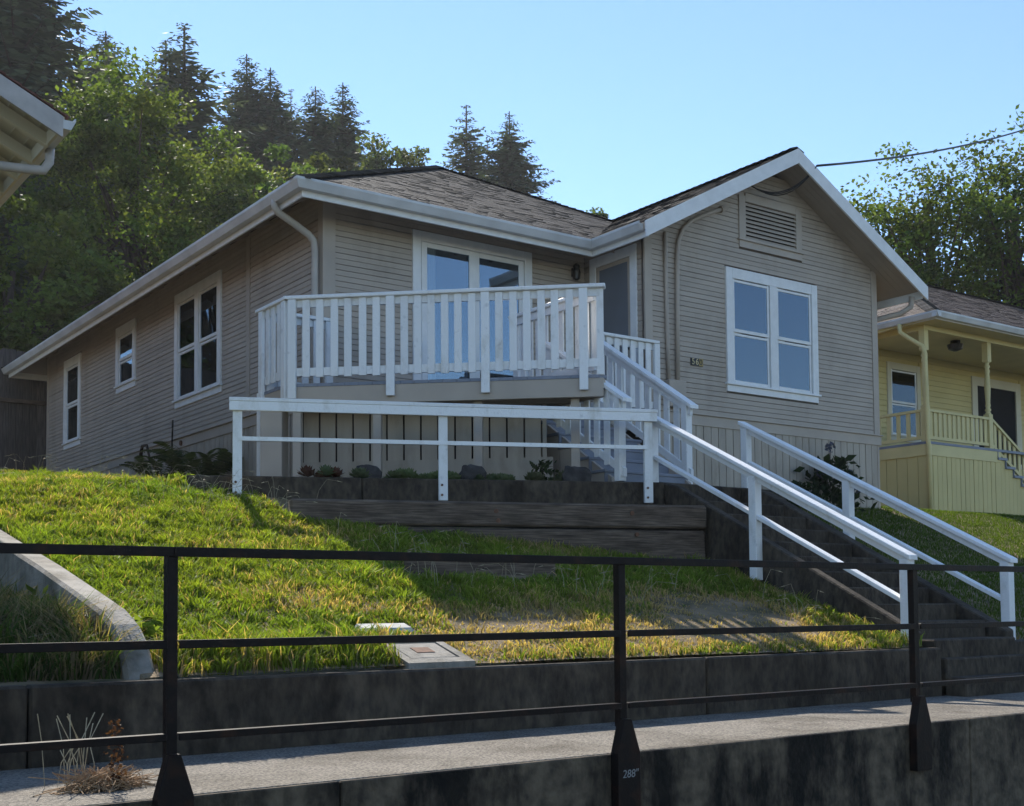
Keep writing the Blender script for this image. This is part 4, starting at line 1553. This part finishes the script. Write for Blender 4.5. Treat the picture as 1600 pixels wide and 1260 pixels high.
conifer('bushy lower conifer in front of the narrow pointed one', 34.4, 67.8, 30.6, 23, 2, .8, .2)
conifer('airy conifer left of the pair above the roof peak', 47.2, 70.6, 35.4, 26, 1, 1.0, 1.0)
conifer('small conifer between the pair above the roof peak', 48.6, 70.0, 33.0, 23, 1, .7, 2.5)
conifer('dense dark conifer right of the roof peak', 46.9, 65.0, 33.0, 25, 2, .82, 4.6)
conifer('shaded conifer far behind the maple, left half', 27.5, 80, 29.5, 22, 2, 1.2, 1.6)
conifer('shaded conifer far behind the roof ridge corner', 38.5, 78, 29, 22, 2, 1.2, 2.6)
conifer('shaded conifer low behind the twin conifers', 24, 78, 29.5, 22, 2, 1.3, 3.6)

GH = float(G(15, 40))
MAPLE = (.098, .14, .036)
broadleaf('maple_tree', 'large leafy maple filling the view left of the house', (13.3, 39.8, float(G(13.3, 39.8)) - .2), (13.3, 39.9, 12.7), (4.0, 3.6, 5.2), 170, 46000, .175, MAPLE,
          41, 'broadleaf trees around the houses')
broadleaf('maple_tree', 'dark maple over the fence at the left edge', (8.6, 36, float(G(8.6, 36)) - .2), (8.7, 36.2, 8.4), (3.4, 3.0, 3.6), 90, 24000, .18, (.095, .135, .036), 42,
          'broadleaf trees around the houses')
broadleaf('maple_tree', 'leafy tree between the big maple and the eave', (17.4, 40.8, float(G(17.4, 40.8)) - .2), (17.6, 40.8, 11.6), (3.2, 3.0, 4.0), 90, 24000, .18, (.11, .155, .04), 43,
          'broadleaf trees around the houses')
broadleaf('alder_tree', 'green broadleaf tree above the front left roof corner', (23.0, 46, float(G(23, 46)) - .2), (22.6, 46.4, 15.2), (3.2, 3.0, 4.2), 80, 16000, .22, (.10, .14, .042), 44,
          'broadleaf trees around the houses')
broadleaf('alder_tree', 'loose broadleaf tree above the middle of the roof', (33.8, 59, float(G(34, 59)) - .2), (33.9, 58.6, 22.6), (3.6, 3.2, 4.6), 60, 9000, .26, (.072, .098, .042), 45,
          'broadleaf trees around the houses')
broadleaf('alder_tree', 'small broadleaf tree low behind the roof hip', (28.4, 52.8, float(G(28, 52)) - .2), (28.6, 52.8, 17.5), (3.2, 3.0, 4.2), 60, 12000, .24, (.076, .108, .038), 46,
          'broadleaf trees around the houses')
broadleaf('alder_tree', 'tree of which only the top shows over the roof valley', (38.3, 46.1, float(G(38, 46)) - .2), (38.4, 46.1, 17.2), (1.7, 1.6, 2.7), 40, 5000, .22, (.07, .105, .03), 47,
          'broadleaf trees around the houses')
for i, (x, y, zc, lab) in enumerate(((-1.5, 37, 9.5, 'maple just beyond the left edge of the view'), (-8, 40, 10.5, 'second maple beyond the left edge of the view'),
                                     (3.2, 43, 11.5, 'maple behind the dark maple at the left edge'))):
    broadleaf('maple_tree', lab, (x, y, float(G(x, y)) - .2), (x, y, zc), (3.8, 3.4, 5.0), 70, 9000, .3, MAPLE, 60 + i, 'broadleaf trees around the houses')
POP = (.08, .12, .032)
for i, (x, y, zt, rx, lab) in enumerate(((31.7, 24.4, 13.1, 2.2, 'open-crowned tree nearest the white gable rake'), (32.6, 22.9, 14.3, 2.2, 'taller open-crowned tree between two others, right edge'),
                                         (34.4, 21.2, 15.1, 2.4, 'tallest open-crowned tree in the top right corner'), (36.5, 19.0, 14.5, 2.4, 'tree at the right edge over the yellow roof'))):
    hh = 4.6
    broadleaf('poplar_tree', lab, (x, y, float(G(x, y)) - .2), (x, y, zt - hh), (rx, rx, hh), 140, 17000, .155, POP, 50 + i, 'broadleaf trees around the houses', clr=.30)


# ------------------------------------------------------------------ grass
def grass(name, label, x, y, z, hgt, wid, tone, r_, lean=.55):
    N = len(x)
    base = np.stack([x, y, z], 1)
    az = r_.uniform(0, 6.283, N)
    side = np.stack([np.cos(az), np.sin(az), np.zeros(N)], 1)
    la = fract_noise(x * 6.5, y * 6.5, 31) * 7 + fract_noise(x * 2.1, y * 2.1, 32) * 4 + r_.normal(0, .75, N)
    ld = np.stack([np.cos(la), np.sin(la), np.zeros(N)], 1) * (r_.uniform(.1, 1, N) * lean)[:, None]
    h = hgt[:, None]
    w_ = wid[:, None]
    mid = base + (np.array([0, 0, .62]) + ld * .35) * h
    tip = base + (np.array([0, 0, 1.0]) * r_.uniform(.7, 1, N)[:, None] + ld * 1.1) * h
    q1 = np.stack([base - side * w_ * .5, base + side * w_ * .5, mid + side * w_ * .42, mid - side * w_ * .42], 1)
    q2 = np.stack([mid - side * w_ * .42, mid + side * w_ * .42, tip + side * w_ * .06, tip - side * w_ * .06], 1)
    q = np.concatenate([q1, q2]).reshape(-1, 3)
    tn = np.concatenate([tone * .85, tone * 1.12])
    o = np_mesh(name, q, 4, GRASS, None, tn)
    tag(o, label, 'grass', None, 'stuff')
    return o


def line_side(x, y, a, b):
    return (b[0] - a[0]) * (y - a[1]) - (b[1] - a[1]) * (x - a[0])


def lawn():
    r_ = np.random.default_rng(5)
    N = 380000
    x = r_.uniform(2.31, 8.86, N)
    y = r_.uniform(6.39, 13.5, N)
    # clump
    k = r_.random(N) < .5
    x = np.where(k, np.round(x / .11) * .11 + r_.normal(0, .026, N) + .03 * np.sin(y * 9), x)
    y = np.where(k, np.round(y / .12) * .12 + r_.normal(0, .026, N) + .03 * np.sin(x * 11), y)
    ok = (x > 2.325) & (x < 8.84) & (y > 6.40)
    ok &= ~((line_side(x, y, (TA.x, TA.y), (TB.x, TB.y)) > -.01) & (x > 4.95))
    ok &= ~((line_side(x, y, (PA.x, PA.y), (PB.x, PB.y)) > -.03) & (x > 4.35))
    ok &= ~((x > 3.82) & (x < 4.30) & (y > 6.40) & (y < 6.85)) & ~((x > 3.84) & (x < 4.27) & (y > 6.97) & (y < 7.16))
    ok &= ~((x > 5.02) & (x < 6.6) & (y > 8.34) & (y < 8.52))
    n1 = fract_noise(x * 1.7, y * 2.2, 8)
    n2 = fract_noise(x * 5.0, y * 5.0, 9)
    # dry worn areas near the covers and along the foot of the slope
    dry = .62 * np.exp(-(((x - 4.55) / .75) ** 2 + ((y - 6.75) / .42) ** 2)) + 1.0 * np.exp(-(((x - 6.9) / 1.2) ** 2 + ((y - 6.85) / .42) ** 2)) \
        + .95 * np.exp(-(((x - 7.4) / .9) ** 2 + ((y - 7.5) / .5) ** 2)) + .7 * np.exp(-(((x - 5.2) / .5) ** 2 + ((y - 7.2) / .25) ** 2)) + .6 * np.exp(-(((x - 5.0) / .35) ** 2 + ((y - 8.75) / .15) ** 2)) + .35 * np.exp(-(((x - 4.2) / .8) ** 2 + ((y - 7.5) / .3) ** 2)) + .35 * np.exp(-(((y - 12.0) / .35) ** 2))
    dry = np.clip(1.15 * dry + .46 * n1 + .26 * n2 - .08, 0, 1)
    keep = r_.random(N) < np.clip(1.08 - .98 * dry - .28 * (n2 > .35), .08, 1)
    ok &= keep
    x, y, n1, n2, dry = x[ok], y[ok], n1[ok], n2[ok], dry[ok]
    M_ = len(x)
    z = np.maximum(G(x, y) - .01, -.355)
    n3 = fract_noise(x * 11, y * 11, 19)
    lush = np.clip(.48 + .5 * n2 + .15 * n1 + .6 * n3, 0, 1.3)
    h = (.028 + .072 * lush) * r_.uniform(.4, 1.5, M_) * (1 - .6 * dry)
    edge = np.exp(-((y - 6.6) / .16) ** 2) * (x < 4.0)
    h *= 1 + 1.1 * edge
    wd = r_.uniform(.005, .013, M_)
    g = np.array([.170, .228, .036])[None] * np.clip(1 + r_.normal(0, .22, (M_, 1)), .4, 1.7)
    g = g * (1 + np.array([.22, .06, 0]) * np.clip(n1, -1, 1)[:, None])
    d_ = np.array([.40, .29, .16])[None] * np.clip(1 + r_.normal(0, .25, (M_, 1)), .4, 1.6)
    isd = (r_.random(M_) < np.clip(dry * 1.25 + .06, 0, .97))[:, None]
    g = g * (.72 + .34 * np.clip(lush, 0, 1))[:, None]
    grass('lawn_grass', 'tufty bright green lawn in front of the house with dry patches', x, y, z, h, wd, np.where(isd, d_, g), r_, lean=.75)
    # strip beside the left wall and behind
    N = 60000
    x = r_.uniform(2.5, 6.8, N)
    y = r_.uniform(12.2, 24, N)
    ok = ~((line_side(x, y, (PA.x, PA.y), (PB.x, PB.y)) > -.03) & (x > 4.35) & (y < 13.4))
    x, y = x[ok], y[ok]
    M_ = len(x)
    n1 = fract_noise(x * 1.5, y * 1.5, 12)
    g = np.where((r_.random(M_) < .3 + .3 * n1)[:, None], np.array([.26, .2, .1]), np.array([.09, .13, .025])) * np.clip(1 + r_.normal(0, .25, (M_, 1)), .4, 1.6)
    grass('side_grass', 'uneven grass along the left wall of the house', x, y, G(x, y) - .01, (.03 + .05 * r_.random(M_)), r_.uniform(.006, .013, M_), g, r_)
    # rank weeds left of the boundary wall
    N = 60000
    x = np.where(r_.random(N) < .45, 2.13 - np.abs(r_.normal(0, .28, N)), r_.uniform(-1.2, 2.13, N))
    y = r_.uniform(6.5, 10.5, N)
    n1 = fract_noise(x * 2, y * 2, 14)
    g = np.where((r_.random(N) < .22 + .25 * n1 + .35 * np.exp(-((x - 2.0) / .4) ** 2))[:, None], np.array([.21, .165, .11]), np.array([.06, .095, .025])) * np.clip(
        1 + r_.normal(0, .25, (N, 1)), .4, 1.6)
    grass('rank_weeds', 'rank shaded weeds left of the sloping boundary wall', x, y, G(x, y) - .01, .08 + .26 * r_.random(N) ** 2 * np.clip(1 + n1, .3, 2), r_.uniform(.006, .012, N), g, r_, lean=.9)
    # right lawn, mown and even
    N = 170000
    x = r_.uniform(10.45, 24, N)
    y = r_.uniform(6.66, 14.6, N)
    ok = ~((x < 15.95) & (y > 12.15)) & ~((x < 11.05) & (y > 9.7)) & ~((x > 20.4) & (y > 14.5))
    x, y = x[ok], y[ok]
    M_ = len(x)
    n1 = fract_noise(x, y, 15)
    g = np.array([.075, .115, .022]) * np.clip(1 + r_.normal(0, .2, (M_, 1)) + .15 * n1[:, None], .4, 1.6)
    bare = (r_.random(M_) < .5 * np.exp(-(((x - 10.6) / .3) ** 2 + ((y - 7.0) / .8) ** 2)))[:, None]
    g = np.where(bare, np.array([.25, .19, .1]), g)
    grass('mown_grass', 'even shaded lawn right of the concrete steps', x, y, G(x, y) - .01, .035 + .035 * r_.random(M_), r_.uniform(.006, .012, M_), g, r_)


lawn()


def stalks():
    """tall dry seed stalks nodding over the lawn"""
    r_ = np.random.default_rng(77)
    spots = [(4.2, 11.0, .9, .35, 26), (4.9, 10.6, .6, .3, 20), (5.5, 9.0, .5, .5, 14), (5.4, 8.2, .7, .2, 16), (6.6, 7.9, .9, .3, 16), (3.0, 12.0, 1.6, .6, 30), (3.2, 15, 2, 1.5, 26),
             (8.2, 7.2, .3, .4, 12), (1.2, 6.8, .9, .3, 14), (6, 17, .5, 2, 16)]
    b = MB()
    for cx, cy, sx, sy, n in spots:
        for k in range(n):
            x, y = cx + r_.normal() * sx * .6, cy + r_.normal() * sy * .6
            if line_side(x, y, (PA.x, PA.y), (PB.x, PB.y)) > -.05 and x > 4.35 and y < 13.5:
                continue
            z = float(G(x, y)) - .02
            h = r_.uniform(.12, .34)
            a = r_.uniform(0, 6.28)
            ln = r_.uniform(.06, .28)
            p = [(x, y, z), (x + math.cos(a) * ln * .2, y + math.sin(a) * ln * .2, z + h * .6), (x + math.cos(a) * ln * .55, y + math.sin(a) * ln * .55, z + h * .95),
                 (x + math.cos(a) * ln, y + math.sin(a) * ln, z + h * .9)]
            b.tube(p, .0022, 3, r1=.0012, cap=False)
            e = Vector(p[3])
            b.tube([e, e + Vector((math.cos(a) * .05, math.sin(a) * .05, -.012))], .005, 4, r1=.001, cap=False)
    o = b.build('seed_stalks', STRAW, None)
    tag(o, 'thin straw coloured seed stalks nodding over the lawn', 'grass', None, 'stuff')


STRAW = mat('straw', (.42, .36, .24), .8, var=.4, scale=30)
stalks()


# ------------------------------------------------------------------ small plants and stones
def leafy(name, label, cat, loc, n, size, spread, hgt, tone, seed, group=None, m=None, asp=.5, up_=.4):
    r_ = np.random.default_rng(seed)
    c = np.stack([r_.normal(0, spread, n), r_.normal(0, spread, n), hgt * r_.random(n) ** .8], 1)
    c[:, :2] *= (1.1 - .6 * c[:, 2:3] / hgt)
    nr = rand_dirs(n, r_) + np.array([0, 0, up_])
    nr /= np.linalg.norm(nr, axis=1)[:, None]
    q = leaf_cloud(c, nr, size, tone, r_, asp) + np.array(loc)
    t = empty(name, loc, label, cat, group)
    tn = np.array(tone) * np.clip(1 + r_.normal(0, .25, (n, 1)), .4, 1.7)
    np_mesh('foliage', q, 4, m or LEAF, t, tn)
    return t


def fern(label, loc, n, L, seed, tone=(.085, .105, .055)):
    r_ = np.random.default_rng(seed)
    t = empty('fern', loc, label, 'fern', 'ferns by the left wall')
    for i in range(n):
        az = 6.283 * i / n + r_.normal() * .2
        l = L * r_.uniform(.7, 1.1)
        d = np.array([math.cos(az), math.sin(az), 0])
        sd = np.array([-math.sin(az), math.cos(az), 0])
        k = 22
        s = np.linspace(.12, 1, k)
        rise = r_.uniform(.8, 1.15)
        c = np.array(loc) + d * (l * .62 * s ** 1.2)[:, None] + np.array([0, 0, 1]) * (l * rise * (s - .48 * s ** 2.6))[:, None]
        quads = []
        for sg in (-1, 1):
            ln = .17 * l * np.sin(np.clip(s * 3.0, 0, 3.14)) ** .7 + .02
            e = c + sd * sg * ln[:, None] + d * (ln * .35)[:, None] - np.array([0, 0, .25]) * ln[:, None]
            w_ = (d * .7 + np.array([0, 0, .5])) * .022
            m_ = (c + e) / 2
            quads.append(np.stack([c, m_ + w_, e, m_ - w_], 1))
        q = np.concatenate(quads).reshape(-1, 3)
        tn = np.array(tone) * np.clip(1 + r_.normal(0, .2, (2 * k, 1)), .5, 1.5)
        np_mesh('frond', q, 4, LEAF, t, tn)
    return t


fern('large shaded fern against the left skirt boards', (6.45, 16.3, 1.62), 22, 1.25, 1)
fern('smaller fern left of the large one by the wall', (6.4, 17.9, 1.80), 14, .95, 2)
st_ = empty('dead_stalk', (6.45, 18.4, 2.0), 'dead curled flower stalk beside the ferns', 'plant')
part('stem', BARK, st_, lambda b: b.tube([(6.45, 18.4, 1.95), (6.45, 18.42, 2.35), (6.45, 18.55, 2.55), (6.45, 18.75, 2.56), (6.45, 18.82, 2.42)], .014, 5, r1=.03), smooth=True)
st_ = empty('dead_stalk', (6.5, 17.6, 2.0), 'thin upright dead stalk between the ferns', 'plant')
part('stem', BARK, st_, lambda b: b.tube([(6.5, 17.6, 1.9), (6.5, 17.6, 2.4), (6.5, 17.58, 2.82)], .012, 5, r1=.014), smooth=True)
# agapanthus by the gable wall
t = leafy('agapanthus', 'dark leafy plant with small blue flowers at the gable wall', 'plant', (14.35, 11.9, 1.40), 420, .16, .26, .75, (.028, .042, .022), 4)
for k, (dx, h) in enumerate(((.0, .92), (.25, .62), (.45, .55), (-.2, .55), (.62, .35))):
    part('stem', BARK, t, lambda b: b.tube([(14.35 + dx * .6, 11.9, 1.45), (14.35 + dx, 11.88, 1.40 + h)], .008, 5))
    r_ = np.random.default_rng(k)
    n = 40
    c = np.array([14.35 + dx, 11.88, 1.40 + h]) + rand_dirs(n, r_) * .07
    np_mesh('flower', leaf_cloud(c, rand_dirs(n, r_), .06, None, r_), 4, LEAF, t, np.tile(np.array([.10, .11, .20]), (n, 1)))
leafy('shrub', 'low dark shrub at the foot of the gable skirt', 'shrub', (13.6, 11.85, 1.36), 260, .12, .25, .4, (.025, .04, .02), 6)
leafy('broad_weed', 'broad bright green weed at the crest of the lawn', 'plant', (4.45, 11.7, 1.22), 60, .10, .13, .12, (.15, .21, .03), 7, up_=.2)
leafy('broad_weed', 'yellow green weed at the end of the boundary wall', 'plant', (2.45, 7.0, -.15), 34, .11, .06, .12, (.14, .20, .035), 8)
leafy('broad_weed', 'broad weed leaning on the shaded face of the boundary wall', 'plant', (2.05, 7.8, -.2), 40, .10, .08, .34, (.09, .12, .03), 9)
t = empty('dry_weed', (1.75, 5.25, -.76), 'dry reddish weed growing from the walk by the left railing post', 'plant')
r_ = np.random.default_rng(3)
b = MB()
for k in range(200):
    a = r_.uniform(0, 6.28)
    l = r_.uniform(.04, .19)
    b.tube([(1.68 + r_.normal() * .10, 5.35 + r_.normal() * .06, -.76), (1.68 + math.cos(a) * l * .5 + r_.normal() * .08, 5.35 + math.sin(a) * l * .4, -.76 + r_.uniform(.01, .10)),
            (1.68 + math.cos(a) * l, 5.35 + math.sin(a) * l * .7, -.755 + r_.uniform(0, .05))], .003, 3, r1=.001, cap=False)
b.build('dry_grass', mat('tan_straw', (.40, .255, .14), .85, var=.4, scale=30), t, kind='stuff')
b = MB()
for k in range(16):
    a = r_.uniform(0, 6.28)
    x0, y0 = 1.62 + r_.normal() * .05, 5.5 + r_.normal() * .05
    h = r_.uniform(.14, .33)
    b.tube([(x0, y0, -.76), (x0 + math.cos(a) * .03, y0, -.76 + h * .6), (x0 + math.cos(a) * .09, y0 + math.sin(a) * .05, -.76 + h)], .0018, 3, r1=.003, cap=False)
b.build('stem', STRAW, t, kind='stuff')
n = 160
c = np.stack([1.72 + r_.normal(0, .02, n), 5.3 + r_.normal(0, .02, n), -.76 + .30 * r_.random(n)], 1)
np_mesh('leaves', leaf_cloud(c, rand_dirs(n, r_), .022, None, r_), 4, LEAF, t, np.tile(np.array([.06, .03, .024]), (n, 1)), 'stuff')


def stone(label, loc, sx, sy, sz, seed):
    r_ = np.random.default_rng(seed)
    import bmesh
    bm = bmesh.new()
    bmesh.ops.create_icosphere(bm, subdivisions=3, radius=1)
    for v in bm.verts:
        p = v.co.copy()
        k = 1 + .12 * math.sin(p.x * 3 + seed) * math.cos(p.y * 4) + .06 * math.sin(p.z * 9 + p.x * 7)
        top = .72 if p.z > .72 else p.z
        v.co = Vector((p.x * k * sx, p.y * k * sy, top * k * sz))
    me = bpy.data.meshes.new('planter_stone')
    bm.to_mesh(me)
    bm.free()
    o = link('planter_stone', me, None, STONE, True)
    o.location = loc
    tag(o, label, 'stone', 'dark stones in the planter')


stone('dark flat-topped stone at the left end of the planter row', (6.13, 11.02, 1.36), .15, .12, .15, 1)
stone('dark squared stone in the middle of the planter', (7.14, 10.60, 1.36), .15, .12, .17, 2)
stone('rounded dark stone at the foot of the deck stairs', (8.16, 10.15, 1.36), .17, .13, .17, 3)


def rosettes(label, cx, cy, n, seed, tone, rad=.085):
    r_ = np.random.default_rng(seed)
    t = empty('succulent_clump', (cx, cy, 1.27), label, 'succulent', 'succulents along the planter wall')
    for i in range(int(n * .75)):
        x, y, z = cx + r_.normal() * .17 * pd.x + r_.normal() * .04, cy + r_.normal() * .17 * pd.y + r_.normal() * .04, 1.29 + r_.uniform(0, .05)
        m_ = 22
        a = np.arange(m_) * 2.4
        el = np.linspace(.15, 1.3, m_)
        d = np.stack([np.cos(a) * np.cos(el), np.sin(a) * np.cos(el), np.sin(el)], 1)
        sd = np.stack([-np.sin(a), np.cos(a), np.zeros(m_)], 1)
        R_ = rad * r_.uniform(.7, 1.4)
        c0 = np.array([x, y, z]) + d * R_ * .15
        q = np.stack([c0, c0 + d * R_ * .6 + sd * R_ * .3, c0 + d * R_, c0 + d * R_ * .6 - sd * R_ * .3], 1).reshape(-1, 3)
        np_mesh('rosette', q, 4, LEAF, t, np.tile(np.array(tone) * r_.uniform(.7, 1.3), (m_, 1)))
    return t


rosettes('reddish succulents at the left end of the planter', 5.70, 11.16, 14, 1, (.12, .06, .06))
rosettes('grey green succulents left of the first planter stone', 5.95, 11.0, 12, 2, (.10, .13, .09))
rosettes('pale green succulents just right of the first planter stone', 6.45, 10.82, 14, 3, (.13, .17, .10))
rosettes('pale green succulents left of the middle planter stone', 6.80, 10.66, 14, 4, (.13, .17, .10))
rosettes('grey green succulents right of the middle planter stone', 7.45, 10.42, 12, 5, (.11, .14, .09))
rosettes('mixed succulents near the deck stairs end of the planter', 7.80, 10.26, 12, 6, (.12, .13, .09))
leafy('shrub', 'small dark fern-like plant beside the rounded planter stone', 'plant', (7.85, 10.35, 1.28), 120, .07, .09, .28, (.04, .055, .03), 16)


# ------------------------------------------------------------------ thin summer haze
hz = MB().box(-280, -280, -2.8, 320, 320, 48).build('haze', None)
tag(hz, 'thin bright haze in the air', 'haze', None, 'stuff')
hm = bpy.data.materials.new('haze')
hm.use_nodes = True
hn = hm.node_tree
hn.nodes.clear()
pv = hn.nodes.new('ShaderNodeVolumePrincipled')
pv.inputs['Color'].default_value = (0.93, 0.95, 1.0, 1)
pv.inputs['Density'].default_value = 0.0003
pv.inputs['Anisotropy'].default_value = 0.35
ho = hn.nodes.new('ShaderNodeOutputMaterial')
hn.links.new(pv.outputs[0], ho.inputs['Volume'])
hz.data.materials.append(hm)
S.cycles.volume_bounces = 0
